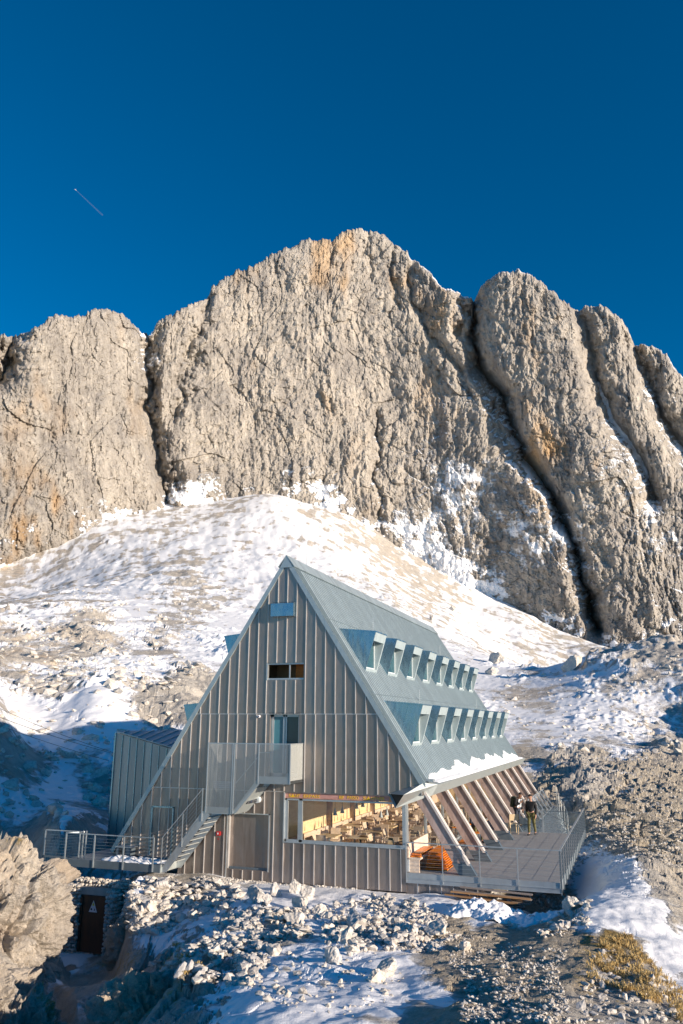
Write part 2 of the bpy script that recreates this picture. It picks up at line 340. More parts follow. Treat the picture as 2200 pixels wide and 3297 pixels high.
# controls: pixel and horizontal distance from the camera (metres)
CP = [(1000,2950,24.5),(1000,3050,20.5),(1000,3150,17.5),(1000,3297,14),(1000,3450,11.5),(700,2950,27.5),(600,3050,23),(750,3120,19.5),(500,3290,18),(500,3450,15),(800,3297,14.5),
(1350,2920,26.3),(1350,3050,20.5),(1350,3200,16),(1350,3350,13),(1600,2990,23.2),(1650,3100,18.5),(1700,3297,13.2),(1750,3450,11),(1850,2900,27.3),(2000,2800,34),(2200,2900,29),(2150,3100,20.5),(2200,3297,15),
(2050,2600,54),(2200,2700,44),(2200,2500,74),(1900,2600,53),(1850,2500,68),(1750,2450,75),(2000,2400,90),(2200,2330,120),(2200,2400,95),(1650,2350,100),(1700,2250,130),(2000,2200,135),(2200,2150,140),(1990,2107,185),(2200,2087,175),
(450,3150,26),(350,3250,24),(200,3297,23),(100,3400,20),(200,2950,29.2),(250,3060,27.9),(300,3045,28.4),
(0,2655,29),(60,2655,29.3),(110,2672,29.6),(150,2690,30),(175,2725,30),(0,2800,27.3),(0,2950,24.8),(100,2960,26),(150,2850,28.3),(0,3150,21.5),(60,3180,22),(-300,2640,27),(-300,2950,22),(-300,3300,16),
(420,2870,30.8),(500,2850,31.2),(560,2950,29),(480,3010,28),
(100,2400,66),(300,2480,60),(300,2550,55),(100,2640,46),(350,2680,43),(200,2700,38),(0,2270,63),(300,2245,74),(600,2235,80),(450,2340,70),(-300,2400,60),(-300,2650,40),
(0,2180,95),(300,2150,110),(600,2160,110),(100,2050,150),(500,2030,170),(800,2050,170),(100,1930,230),(500,1900,260),(800,1850,330),(0,1830,440),(336,1680,520),(540,1642,570),(700,1615,600),(870,1598,590),(870,1585,650),(700,1590,640),(540,1620,610),(336,1650,560),(1122,1640,650),(1262,1735,640),(1403,1830,620),(1543,1915,600),(1684,1975,580),(1000,1610,650),(1122,1668,610),(1262,1768,600),(1403,1865,580),(1543,1950,560),(1684,2005,530),(1824,2075,500),(1950,2095,480),
(870,1700,480),(1100,1850,380),(1262,1950,310),(1403,2050,250),(1550,2100,230),(1550,2220,140),(1614,2245,130),(1780,2150,170),(1250,2150,150),(900,2000,210),
(-400,1850,330),(-400,2150,95),(2700,2250,110),(2700,2600,66),(2700,3000,26),(2700,3300,16),(2700,2060,180)]
# controls: pixel column, distance, height
CZ = [(0,35.5,-1.6),(150,36,-2.2),(250,36,-2.4),(-300,36,-1.5),(700,45,.3),(1000,50,.8),(1300,60,1.2),(900,70,3.0),(1200,90,5),(1000,110,9),(1400,80,3),
(1990,230,8),(2200,230,6),(2100,300,-5),(2700,300,0),(1100,7,1.2),(400,7,.6),(1900,7,1.6),(2700,7,1.5),(-300,9,.4),
(1800,600,75),(2300,560,10),(-400,560,200)]
WP = [(-7.6,-.5,-.66),(-10,-.5,-.60),(-12.6,-.5,-.60),(-15,-.5,-.52),(-16.5,-1.1,-.6),(-4.5,0,-.75),(-2.6,0,-1.05),(1.5,1,-.85),(4,2,-1.3),(4,9,-1.4),(-2,5,-1.0),(-1.5,10,-.9),(-1,15,-.6),(-4,20,-.6),(-4,28,-.3),(-10,10,-.9),(-16,8,-1.0),(-12,20,-.9),(-20,6,-1.2)]
def build_controls():
    T = []; L = []; E = []
    for u, v, D in CP:
        a, e = azel(u, v); T.append(float(a)); L.append(math.log(D)); E.append(float(e))
    for u, D, z in CZ:
        a, e = azel(u, 2331); T.append(float(a)); L.append(math.log(D)); E.append((z-CAMP[2])/D)
    for x, y, z in WP:
        dx, dy = x-CAMP[0], y-CAMP[1]; D = math.hypot(dx, dy); T.append(math.atan2(dx, dy)); L.append(math.log(D)); E.append((z-CAMP[2])/D)
    return np.array(T), np.array(L), np.array(E)
def tps_fit(T, L, E):
    X = np.stack([T*3.2, L], 1); n = len(X); d2 = ((X[:, None]-X[None])**2).sum(2); K = .5*d2*np.log(d2+1e-12)
    P = np.concatenate([np.ones((n, 1)), X], 1); A = np.zeros((n+3, n+3)); A[:n, :n] = K+np.eye(n)*2e-4; A[:n, n:] = P; A[n:, :n] = P.T
    return X, np.linalg.solve(A, np.concatenate([E, np.zeros(3)]))
def tps_eval(X, w, T, L):
    out = w[-3]+w[-2]*T*3.2+w[-1]*L
    for i in range(len(X)):
        d2 = (T*3.2-X[i, 0])**2+(L-X[i, 1])**2; out = out+w[i]*.5*d2*np.log(d2+1e-12)
    return out
_T, _L, _E = build_controls(); _X, _w = tps_fit(_T, _L, _E)
TH0, TH1 = float(azel(-420, 2331)[0]), float(azel(2620, 2331)[0])
def footprint(x, y, m=1.2):
    def box(x0, x1, y0, y1): return smooth(-m, 0, np.minimum(np.minimum(x-x0, x1-x), np.minimum(y-y0, y1-y)))
    return np.maximum(np.maximum(box(-19.0, -7.4, 1.15, 25.6), box(-7.6, -2.4, 1.2, 13)), box(-7.6, -4.5, 10, 26))
def base_height(x, y):
    dx = x-CAMP[0]; dy = y-CAMP[1]; D = np.maximum(np.hypot(dx, dy), 1.0); T = np.arctan2(dx, dy)
    Tc = np.clip(T, TH0, TH1); Lc = np.log(np.clip(D, 7, 760))
    z = CAMP[2]+tps_eval(_X, _w, Tc, Lc)*np.clip(D, 7, 760)
    out = np.maximum(np.maximum(TH0-T, T-TH1), 0)          # outside the view: ground falls gently away behind the camera
    k = smooth(.0, .22, out)
    zo = -.6-.10*np.maximum(D-14, 0)-.0*D + 1.2*perlin2(x/13, y/13, 5)
    zo = np.maximum(zo, -60)
    z = z*(1-k)+zo*k
    z += 4.6*np.exp(-((x-15)/4.5)**2)*smooth(-17.4, -22, y+.17*(x-15)+1.2*perlin2(x/4., y/2.2, 3))*smooth(-60, -50, y)*(1+.35*perlin2(x/3., y/3., 8))
    z += (.8*perlin2(T*42+.5*perlin2(x/60, y/60, 2), np.log(D)*14, 51)+.3*perlin2(T*110, np.log(D)*30, 52))*smooth(190, 330, D)*smooth(.3, 0, out)
    f = footprint(x, y); zf = np.where(y > 0, -.80, -.62)
    z = z*(1-f)+np.minimum(z, zf-.0*x)*f
    # cutting in front of the cellar door
    g = smooth(-22.2, -20.6, x)*smooth(-17.9, -18.4, x)*smooth(-1.02, -1.08, y)*smooth(-6.5, -3.2, y)
    z = np.where(z > -3.25, z*(1-g)+(-3.25)*g, z)
    # the gully that leads down from the door
    Dd = np.hypot(x-CAMP[0], y-CAMP[1]); uu, _v = project(np.stack([x, y, z], -1))
    z = z-1.3*smooth(255, 150, uu)*smooth(33.5, 31.5, Dd)*smooth(11, 15, Dd)*((y-CAMP[1]) > 3)
    w_ = smooth(170, 245, uu)*smooth(430, 350, uu)*smooth(18.5, 21, Dd)*(y < -1.04)*((y-CAMP[1]) > 3)
    return z-w_*np.maximum(z-np.maximum(CAMP[2]-.2765*Dd, -3.15), 0)
def ground_attr(x, y, z):
    P = np.stack([x, y, z], -1); u, v = project(P); D = np.hypot(x-CAMP[0], y-CAMP[1])
    dx = x-CAMP[0]; dy = y-CAMP[1]; T = np.arctan2(dx, dy); inside = (T > TH0-.02) & (T < TH1+.02) & (D > 9)
    u = np.where(inside, np.clip(u, -400, 2600), 1000); v = np.where(inside, np.clip(v, 1500, 3500), 3200)
    return u, v, inside
def make_ground():
    nA = 1000
    ta = np.linspace(TH0, TH1, nA); rest = np.linspace(TH1, TH0+2*np.pi, 92)[1:-1]
    th = np.concatenate([ta, rest]); nA2 = len(th)
    lr = np.concatenate([np.linspace(math.log(1.0), math.log(9.5), 26)[:-1], np.linspace(math.log(9.5), math.log(48), 430)[:-1], np.linspace(math.log(48), math.log(740), 360), np.linspace(math.log(800), math.log(6000), 12)])
    r = np.exp(lr); nR = len(r)
    Tm, Rm = np.meshgrid(th, r)
    x = CAMP[0]+Rm*np.sin(Tm); y = CAMP[1]+Rm*np.cos(Tm)
    z = base_height(x, y)
    far = Rm > 760; z = np.where(far, np.minimum(z, z[(r <= 760).sum()-1][None, :])-(Rm-760)*.12, z)
    u, v, ins = ground_attr(x, y, z)
    sn = idw(u, v, SNOW); gr = idw(u, v, GRASS); ea = idw(u, v, EARTH)
    sn = np.where(ins, sn, .6)
    # ragged clumping of snow at several sizes, tied to the ground
    def wt(lam): return smooth(1.0, 2.6, lam/(Rm*.0032))
    nz = 0*x; tw = 0
    for lam, a in ((60, .22), (25, .22), (11, .2), (5, .17), (2.2, .14), (1.0, .10), (.45, .08)):
        if lam < 8: nz += a*perlin2(x/lam, y/lam, int(lam*3)+4)*wt(lam)*1.3
        else: nz += a*perlin2(x/lam, y/lam, int(lam))*smooth(lam*1.0, lam*4.0, Rm)
    fall = .30*perlin2(Tm*95+.6*perlin2(x/40, y/40, 2), np.log(Rm)*26, 31)+.22*perlin2(Tm*240, np.log(Rm)*62, 32)+.10*perlin2(Tm*420, np.log(Rm)*110, 33)
    fallw = (fall*.8+.22*perlin2(x/9, y/9, 61)+.2*perlin2(x/22, y/14, 62))*smooth(110, 260, Rm)
    rocky = smooth(.30, .85, 1-sn+nz*1.1)
    dist = Rm
    h = 0*x
    grow = ins*1.0
    for lam, a in ((34, .13), (15, .17), (6.5, .14), (2.8, .14), (1.2, .16), (.5, .18), (.22, .14)):
        w_ = wt(lam*1.15)*smooth(lam*26, lam*8.5, lam*34-dist*1.0) if lam > 6 else wt(lam*1.15)
        wm = w_ if lam <= 6 else smooth(lam*2.2, lam*5, dist)*wt(lam)
        if lam > 6: wl = wm
        else: wl = wt(lam*1.15)*(1-.45*smooth(1500, 1700, u)*smooth(250, 150, dist))*((.35+.65*smooth(35, 80, dist)) if lam > 2 else 1)
        c, e = cells(x/lam+.35*perlin2(x/lam, y/lam, 2), y/lam*1.15, int(lam*7) % 31)
        c2 = perlin2(x/lam*1.3, y/lam*1.3, 9)
        c5 = 1-2.6*np.abs(perlin2(x/lam*.8+.4*c2, y/lam*.8, 17)); kc = .25 if lam > 5 else (.55 if lam > 2 else .8); h += lam*a*.66*(c*kc+.45*c2+.42*c5-.18*smooth(.14, 0, e))*wl
    near_soft = smooth(0, 1, 1-.62*ea)*(1-.3*gr)
    h = h*rocky*near_soft*(1-.55*smooth(170, 300, dist))*(1-.8*smooth(260, 190, u)*smooth(34, 32, dist)*smooth(2500, 2600, v))
    h += .20*smooth(0, 1, sn)*(perlin2(x/5, y/7, 6)*smooth(9, 20, dist))*smooth(140, 70, dist) + .07*perlin2(x/.9, y/.9, 7)*wt(.9) + .022*perlin2(x/.28, y/.28, 7)*wt(.28)
    outc = smooth(230, 120, u)*smooth(3300, 3100, v)*smooth(2600, 2680, v)*smooth(36, 33, dist)      # bare outcrop on the left
    cl = np.exp(-((u-560)/200)**2-((v-3150)/120)**2)*smooth(30, 26, dist)
    cc, ee = cells((x+.9*z)/1.6, (y-1.3*z)/1.3, 5); c3, e3 = cells((x-.8*z)/.6, (y+1.1*z)/.55, 8)
    h += (.0*outc+.5*cl)*(.75*cc-.25*smooth(.2, 0, ee)+.40*c3-.12*smooth(.2, 0, e3))
    rl = smooth(1550, 1800, u)*smooth(2950, 2760, v)*smooth(2330, 2500, v)
    h += rl*(1-sn)*(.22*cc+.22*c3-.12*smooth(.18, 0, ee))
    f = footprint(x, y, .8); lim = np.where((f > .9) | ((y > .15) & (x > -19) & (x < -7.4) & (y < 25)), -.72, 9999)
    pit = smooth(-22.2, -20.6, x)*smooth(-17.9, -18.4, x)*smooth(-1.02, -1.2, y)*smooth(-6.5, -3.2, y)
    h *= (1-.75*np.clip(f, 0, 1))*(1-.85*pit)
    frontstrip = smooth(-2.6, -.4, y)*smooth(-18.5, -17.5, x)*smooth(-6.6, -7.6, x); h *= 1-.7*frontstrip
    # push the relief out along the slope, so steep faces are broken up as well
    dzr = np.gradient(z, axis=0)/np.maximum(np.gradient(Rm, axis=0), 1e-6); dzr = np.clip(dzr, -3, 3)
    nl = np.sqrt(1+dzr*dzr); hh = h*np.where(ins, 1, .5)
    q3 = z*1.3+.5*x
    ex = .8*rocky*smooth(.5, 1.6, np.abs(dzr))*(1-smooth(260, 190, u)*smooth(34, 32, dist))*(.5*perlin2(q3/1.3, y/1.3, 41)+.3*cells(q3/.8, (y+x*.4)/.9, 12)[0]+.18*perlin2(q3/.4, (y+x)/.4, 43)*wt(.5))*smooth(60, 40, dist)
    hh = hh+ex
    z2 = np.minimum(z+hh/nl, lim); sr = np.where(ins & (f < .02), -hh*dzr/nl, 0); Rn = Rm+np.clip(sr, -1.2, 1.2); x = CAMP[0]+Rn*np.sin(Tm); y = CAMP[1]+Rn*np.cos(Tm)
    # masks: snow lies in the hollows and on flat ground
    gx = np.gradient(z2, axis=0)/np.maximum(np.gradient(Rm, axis=0), 1e-6); gy = np.gradient(z2, axis=1)/np.maximum(np.gradient(Tm, axis=1)*Rm, 1e-6)
    bx = np.gradient(z, axis=0)/np.maximum(np.gradient(Rm, axis=0), 1e-6)
    steep = np.hypot(gx-bx*.7, gy)
    s_attr = sn+nz*.95+fallw-.42*smooth(.35, 1.1, steep)*(1-.85*smooth(.6, .9, sn))+.10-.28*np.clip(h/(.02*Rm+.15), -1, 1.2)
    g_attr = gr+nz*.8-.15
    e_attr = ea+nz*.25
    oc = np.clip(.12+.5*perlin2(x/20, y/20, 12), 0, 1)*smooth(60, 200, dist)*.4+np.clip(perlin2(x/3, y/3, 4)*.6, 0, .5)*smooth(300, 100, u)
    n = nR*nA2
    co = np.stack([x, y, z2], -1).reshape(-1, 3)
    idx = np.arange(n).reshape(nR, nA2); a = idx[:-1]; b = idx[1:]
    an = np.roll(a, -1, 1); bn = np.roll(b, -1, 1)
    F = np.stack([a, an, bn, b], -1).reshape(-1, 4)
    me = grid_mesh('ground', co, F, np.stack([s_attr, g_attr, e_attr, oc], -1).reshape(-1, 4))
    o = link('ground', me, M['terrain']); tag(o, kind='structure')
    return (x, y, z2, s_attr, u, v, th, r)
def grid_mesh(name, co, F, mask=None, sm=False):
    me = bpy.data.meshes.new(name); me.vertices.add(len(co)); me.vertices.foreach_set('co', co.astype(np.float32).ravel())
    k = F.shape[1]
    me.loops.add(F.size); me.loops.foreach_set('vertex_index', F.astype(np.int32).ravel())
    me.polygons.add(len(F)); me.polygons.foreach_set('loop_start', np.arange(0, F.size, k, dtype=np.int32)); 
    me.polygons.foreach_set('loop_total', np.full(len(F), k, dtype=np.int32))
    if sm: me.polygons.foreach_set('use_smooth', np.ones(len(F), bool))
    else: me.polygons.foreach_set('use_smooth', np.zeros(len(F), bool))
    me.update(calc_edges=True)
    if mask is not None:
        at = me.color_attributes.new('mask', 'FLOAT_COLOR', 'POINT'); at.data.foreach_set('color', np.clip(mask, -1, 2).astype(np.float32).ravel())
    return me
GRD = make_ground()
_gth, _gr = GRD[6], GRD[7]
def gz(x, y):
    """height of the finished ground mesh at a place (nearest vertex)"""
    T = math.atan2(x-CAMP[0], y-CAMP[1]); D = math.hypot(x-CAMP[0], y-CAMP[1])
    if T < _gth[0]: T += 2*math.pi
    j = int(np.argmin(np.abs(_gth-T))); i = int(np.argmin(np.abs(_gr-D))); return float(GRD[2][i, j])
def ground_at(u, v):
    """first place where the ground meets the line of sight through a photograph pixel"""
    d = ray(u, v); h = math.hypot(d[0], d[1]); T = math.atan2(d[0], d[1]); j = int(np.argmin(np.abs(_gth-T)))
    zz = CAMP[2]+_gr*d[2]/h; below = np.where((GRD[2][:, j] >= zz) & (_gr > 9))[0]
    i = below[0] if len(below) else len(_gr)-20
    return np.array([GRD[0][i, j], GRD[1][i, j], GRD[2][i, j]])
# ================================================================ MOUNTAIN
S = 1.4031
SKY = [(-420,1130),(-200,1110)]+[(a*S, b*S) for a, b in [(0,770),(40,770),(72,752),(100,740),(118,727),(130,723),(165,727),(185,720),(200,713),(240,707),(262,712),(280,724),(300,738),(322,758),(338,770),(345,768),(360,742),(395,716),(440,694),(475,683),
(485,662),(500,652),(520,633),(555,616),(580,610),(610,590),(650,569),(700,552),(740,550),(760,554),(775,537),(800,526),(825,522),(845,534),(860,532),(875,535),(895,551),(905,561),(935,578),(940,593),(975,610),(1000,641),(1015,655),(1045,665),(1080,681),(1087,692),
(1095,672),(1105,655),(1130,632),(1150,620),(1190,618),(1220,632),(1250,651),(1270,666),(1290,690),(1330,716),(1345,702),(1375,699),(1400,708),(1420,730),(1440,750),(1457,792),(1470,789),(1500,796),(1510,803),(1530,812),(1545,836),(1568,862)]]+[(2300,1290),(2450,1420),(2700,1560)]
BASE = [(-420,1900),(-200,1880)]+[(a*S, b*S) for a, b in [(0,1292),(100,1252),(240,1203),(385,1172),(500,1152),(620,1140),(700,1150),(800,1190),(900,1260),(1000,1330),(1100,1390),(1200,1430),(1300,1480),(1420,1500),(1568,1500)]]+[(2400,2110),(2700,2120)]
BD = [(-420,470),(0,480),(336,540),(540,585),(700,610),(870,625),(1122,625),(1262,625),(1403,620),(1543,610),(1684,600),(1824,590),(1990,585),(2200,590),(2700,600)]
GUL = [([(338,765),(342,850),(340,940),(355,1020),(375,1100),(387,1175)], 30, 26),
 ([(1087,690),(1083,760),(1100,840),(1150,900),(1182,1000),(1212,1060),(1245,1100),(1282,1170),(1312,1240),(1337,1330),(1358,1400),(1372,1440)], 46, 20),
 ([(1062,700),(1055,770),(1085,850),(1120,905),(1150,1000),(1180,1060),(1200,1090)], 12, 16),
 ([(1332,716),(1350,780),(1372,860),(1400,960),(1440,1010),(1490,1090),(1500,1150)], 26, 28),
 ([(1457,790),(1490,880),(1530,970),(1568,1030)], 30, 26),
 ([(40,770),(22,800),(0,870)], 35, 26),
 ([(475,683),(455,760),(440,830),(420,900),(405,960)], 14, 22),
 ([(845,534),(842,600),(850,640)], 6, 12), ([(905,561),(900,640),(915,700)], 8, 12), ([(940,593),(955,700),(1000,790),(1060,850),(1075,900)], 10, 14),
 ([(865,950),(875,1020),(862,1090),(868,1190)], 9, 11), ([(1140,905),(1120,960),(1130,990)], 10, 14)]
SNOWM = [(800,800,.0),(300,1200,.05),(600,1000,.05),(900,1400,.05),(1200,1250,.08),(1400,1450,.25),(1500,1550,.5),(1600,1650,.5),(1450,1800,.5),(1250,1700,.45),(1100,1600,.28),(1700,1800,.42),(1750,1950,.35),(1900,1700,.3),(2000,1600,.35),(2050,1800,.3),(2150,1900,.3),(1900,1200,.12),(1700,1100,.08),(2100,1400,.2),(1430,920,.2),(1800,2050,.15),(1950,2050,.05),
 (600,1620,.15),(300,1700,.1),(100,1750,.1),(450,1130,.25),(250,1000,.15),(1560,1300,.3),(60,1040,.15),(960,1560,.2),(850,1600,.1),(1650,1250,.05),(2060,1430,.25)]
def seg_dist(u, v, pts):
    best = np.full(u.shape, 1e9)
    for (a, b) in zip(pts[:-1], pts[1:]):
        ax, ay = a[0]*S, a[1]*S; bx, by = b[0]*S, b[1]*S; dx, dy = bx-ax, by-ay
        t = np.clip(((u-ax)*dx+(v-ay)*dy)/(dx*dx+dy*dy), 0, 1); best = np.minimum(best, np.hypot(u-ax-t*dx, v-ay-t*dy))
    return best
def make_mountain():
    nU, nV, nB = 1080, 640, 40
    u1 = np.linspace(-420, 2700, nU)
    vs = np.interp(u1, [p[0] for p in SKY], [p[1] for p in SKY])
    vs = vs+9*fbm(u1/60, u1*0, 5, 2, .62)*1.3-10*np.abs(perlin2(u1/24, u1*0+3, 5))-5*np.abs(perlin2(u1/9, u1*0+5, 6))+5+3*perlin2(u1/7, u1*0+3, 5)+2*cells(u1/26, u1*0+.5, 4)[0]*4
    vb = np.interp(u1, [p[0] for p in BASE], [p[1] for p in BASE])+ 12*fbm(u1/80, u1*0+.5, 4, 8)+110
    Db = np.interp(u1, [p[0] for p in BD], [p[1] for p in BD])
    k = np.linspace(0, 1, nV)[:, None]
    Uo = np.broadcast_to(u1, (nV, nU)).copy(); V = vs[None]+(vb-vs)[None]*k
    U = Uo
    up = (vb[None]-V)
    slab = smooth(1050, 1500, U)*smooth(2150, 1700, U)
    D = Db[None]+.13*up-slab*smooth(0, 300, up)*14
    rightm = smooth(1500, 1750, U)*smooth(0, 300, up); D -= 0*rightm
    # each buttress bulges towards us between its gullies
    tow = [(-60,1250,340,55,1.0),(250,1350,230,26,1),(950,1100,420,24,1),(1700,1350,170,17,1),(1960,1500,140,30,1),(2140,1500,110,22,1),(1900,1850,220,20,1),(1450,1350,90,10,1),(600,1300,120,12,1)]
    for cx, cy, w_, amp, _ in tow:
        sh_ = cx+(V-cy)*(.28 if cx > 1500 else (.05 if cx > 0 else 0)); D -= amp*np.exp(-((U-sh_)/w_)**2)*smooth(0, 120, up)
    wob = 20*perlin2(U/90, V/90, 6)+12*perlin2(U/34, V/34, 7)+6*perlin2(U/12, V/12, 8)
    for pts, G, w_ in GUL:
        d = seg_dist(U+wob, V+wob*.6, pts); D += G*1.25*np.exp(-(d*(1+.25*perlin2(U/60, V/60, 33))/(w_*1.05))**1.35)
    s = (V-vs[None]); D += 9*(1-np.sqrt(np.clip(1-(1-np.clip(s/22, 0, 1))**2, 0, 1)))
    mpp = D/FPX                                   # metres per photograph pixel
    X = U*.22; Y = V*.22; X = X-.16*(Y-200)*smooth(600, 2300, U)
    wx = X+9*perlin2(X/50, Y/90, 3); wy = Y
    n1 = fbm(wx/85, wy/170, 3, 1, .5, True)
    c1, e1 = cells(wx/32+.25*perlin2(wx/20, wy/40, 4), wy/62+wx/90, 3); f1 = CELL_F1[0]; c2, e2 = cells(wx/13+.3*perlin2(wx/9, wy/14, 4), wy/19-wx/40, 6); f2 = CELL_F1[0]; c3, e3 = cells(wx/5.4+.3*perlin2(wx/4, wy/6, 4), wy/7.5+wx/14, 9); f3 = CELL_F1[0]
    c4, e4 = cells(wx/2.3+wy/9, wy/3.2, 12)
    n2 = fbm(wx/24, wy/60, 4, 5, .55, True); n3 = fbm(wx/7, wy/13, 4, 7, .6, True); n4 = fbm(wx/2.6, wy/3.6, 2, 9, .6)
    streak = fbm(wx/4.0, wy/46, 3, 11, .6)
    rel = 7.5*n1+3.0*c1+2.2*c2+1.6*c3+1.5*c4-6*f1-3.8*f2-2.4*f3+1.8*n2+1.2*n3+5.0*fbm(wx/12, wy/17, 7, 23, .74)+1.3*streak
    led = .45*perlin2(X/22+3+Y/30, Y/7.5+X/40, 13)*smooth(-.2, .4, perlin2(X/45, Y/60, 14))
    rel = rel+led
    fade = smooth(0, 20, s)*.3+.7
    rel *= fade
    Dm = D-rel
    a, e = azel(U, V)
    x = CAMP[0]+Dm*np.sin(a); y = CAMP[1]+Dm*np.cos(a); z = CAMP[2]+Dm*e
    # ledges hold snow
    dD = -np.gradient(Dm, axis=0)/np.gradient(V, axis=0); dDs = dD
    cv = perlin2(X/40, Y/40, 15)*.5+perlin2(X/13, Y/9, 16)*.4+perlin2(X/5, Y/4, 17)*.3+perlin2(X/1.8, Y/1.5, 18)*.25
    sm_ = idw(U, V, SNOWM, 3)
    diag = smooth(9, 3, seg_dist(U+.5*wob, V, [(1375,880),(1405,965),(1440,1010),(1470,1060),(1490,1095)]))*.8
    sa = sm_+.42*smooth(.25, .9, dDs)*smooth(.05, .3, sm_)+.16*smooth(.3, .9, dDs)+cv*.5*smooth(.05, .3, sm_)-.05+diag
    sa += .75*smooth(150, 20, up-110)*smooth(.1, .9, .45+cv*1.3)
    och = smooth(.1, .65, perlin2(X/55, Y/70, 20)+.5*perlin2(X/18, Y/30, 21)+.25*perlin2(X/6, Y/12, 22)-.12)*.8
    OC = [(250,1750,.8),(150,1700,.8),(400,1600,.5),(150,1400,.2),(1000,1050,.8),(900,1200,.5),(1150,850,.6),(850,900,.2),(1200,1000,.6),(900,1000,.5),(600,1200,.3),(1800,1450,.85),(1900,1300,.4),(1700,1200,.3),(1650,900,.3),(2030,1300,.7),(1950,1150,.1),(1500,1500,.0),(1300,1450,.05),(1200,1400,.15),(2100,1800,.1),(2030,2030,.8),(1700,1900,.05),(500,1450,.1),(300,1150,.25),(1750,1600,.2),(1450,1750,0)]
    och = np.clip(och*.9*idw(U, V, OC)*1.6+.05, 0, .9)
    mask = np.stack([sa, sa*0-1, sa*0-1, och], -1)
    # back of the massif, for thickness
    kb = np.linspace(0, 1, nB)[:, None]**1.5; a0 = a[:1]; r0 = Dm[:1]; z0 = z[:1]
    rb = r0+3+320*kb; xb = CAMP[0]+rb*np.sin(a0); yb = CAMP[1]+rb*np.cos(a0); zb = z0-(2+430*kb**1.1)*1.0+12*kb*perlin2(u1/40+kb*8, kb*9+u1*0, 3)
    xb, yb, zb = xb[::-1], yb[::-1], zb[::-1]
    co = np.stack([np.concatenate([xb, x]), np.concatenate([yb, y]), np.concatenate([zb, z])], -1)
    mask = np.concatenate([np.broadcast_to(np.array([0, -1, -1, .1]), (nB, nU, 4)), mask])
    nr = nV+nB; idx = np.arange(nr*nU).reshape(nr, nU)
    F = np.stack([idx[:-1, :-1], idx[:-1, 1:], idx[1:, 1:], idx[1:, :-1]], -1).reshape(-1, 4)[:, ::-1]
    o = link('mountain', grid_mesh('mountain', co.reshape(-1, 3), F, mask.reshape(-1, 4)), M['cliff']); tag(o, kind='structure')
make_mountain()
# ================================================================ THE HUT
SL = 1.56; RX = -12.25; RZ = 11.16; YB = 25.3
def roofz(x): return RZ-SL*abs(x-RX)
hut = empty('mountain_hut', (RX, 0, 0), 'steep A-shaped zinc-clad mountain hut with rows of slanted dormers', 'building')
OPEN = [(-12.14, -7.60, .76, 2.42), (-13.0, -11.47, 6.46, 7.08), (-12.81, -11.63, 2.93, 5.2), (-14.36, -12.72, -.27, 1.62)]
def bot(x): return -.05 if x < -16.4 else (-.62 if x < -7.6 else (2.48 if x < -6.95 else 2.9))
def pieces(xa, xb, e=.0):
    """vertical intervals of solid wall between xa and xb"""
    b = bot((xa+xb)/2); t = min(roofz(xa), roofz(xb)); iv = [(b, 99)]
    for (x0, x1, z0, z1) in OPEN:
        if xa >= x0-1e-6 and xb <= x1+1e-6:
            n = []
            for (a, c) in iv:
                if z0 > a: n.append((a, min(c, z0)))
                if z1 < c: n.append((max(a, z1), c))
            iv = n
    return iv
brk = sorted(set([-19.32, -16.4, RX, -7.6, -6.95]+[q for o in OPEN for q in o[:2]]))
fm = MB(); DT = .14
for xa, xb in zip(brk[:-1], brk[1:]):
    for (a, c) in pieces(xa, xb):
        if c > 50:
            ta, tb = roofz(xa)-.02, roofz(xb)-.02
            a0 = min(a, min(ta, tb)) if False else a
            if ta < a and tb < a: continue
            P = [(xa, 0, a), (xb, 0, a), (xb, 0, max(tb, a)), (xa, 0, max(ta, a))]
            fm.prism(P, (0, DT, 0))
        else: fm.prism([(xa, 0, a), (xb, 0, a), (xb, 0, c), (xa, 0, c)], (0, DT, 0))
fm.prism([(-7.6, 0.03, -.66), (-5.15, 0.03, -.66), (-4.72, .03, -.19), (-7.6, .03, -.19)], (0, .12, 0))   # low cladding under the terrace edge
fm.build('facade', M['facade'], hut)
# standing seams: real ribs
sm = MB(); 
xs = [-10.97+.397*k for k in range(-21, 11)]
for i, x in enumerate(xs):
    if x < -19.2 or x > -6.95: continue
    for (a, c) in pieces(x-.01, x+.01):
        t = min(c, roofz(x)-.12)
        if t-a < .1: continue
        cuts = [a]+[z for z in (2.45, 5.2) if a < z < t]+[t]
        for z0, z1 in zip(cuts[:-1], cuts[1:]):
            dx = .03 if z0 >= 5.2 else (0 if z0 >= 2.4 else -.02)
            sm.box((x-.011-dx, -.036, z0+.015), (x+.011-dx, .004, z1-.015))
for x in [-7.22-.4*k for k in range(1)]+[-7.2, -6.8, -6.4, -6.0, -5.6, -5.2]: sm.box((x-.012, -.0, -.64), (x+.012, .035, -.21))
for (xa, xb, z) in ((-16.0, -8.5, 5.2), (-17.75, -14.5, 2.45), (-14.5, -12.2, 2.45)): sm.box((xa, -.012, z-.012), (xb, .003, z+.012))
sm.build('standing_seams', M['seam'], hut)
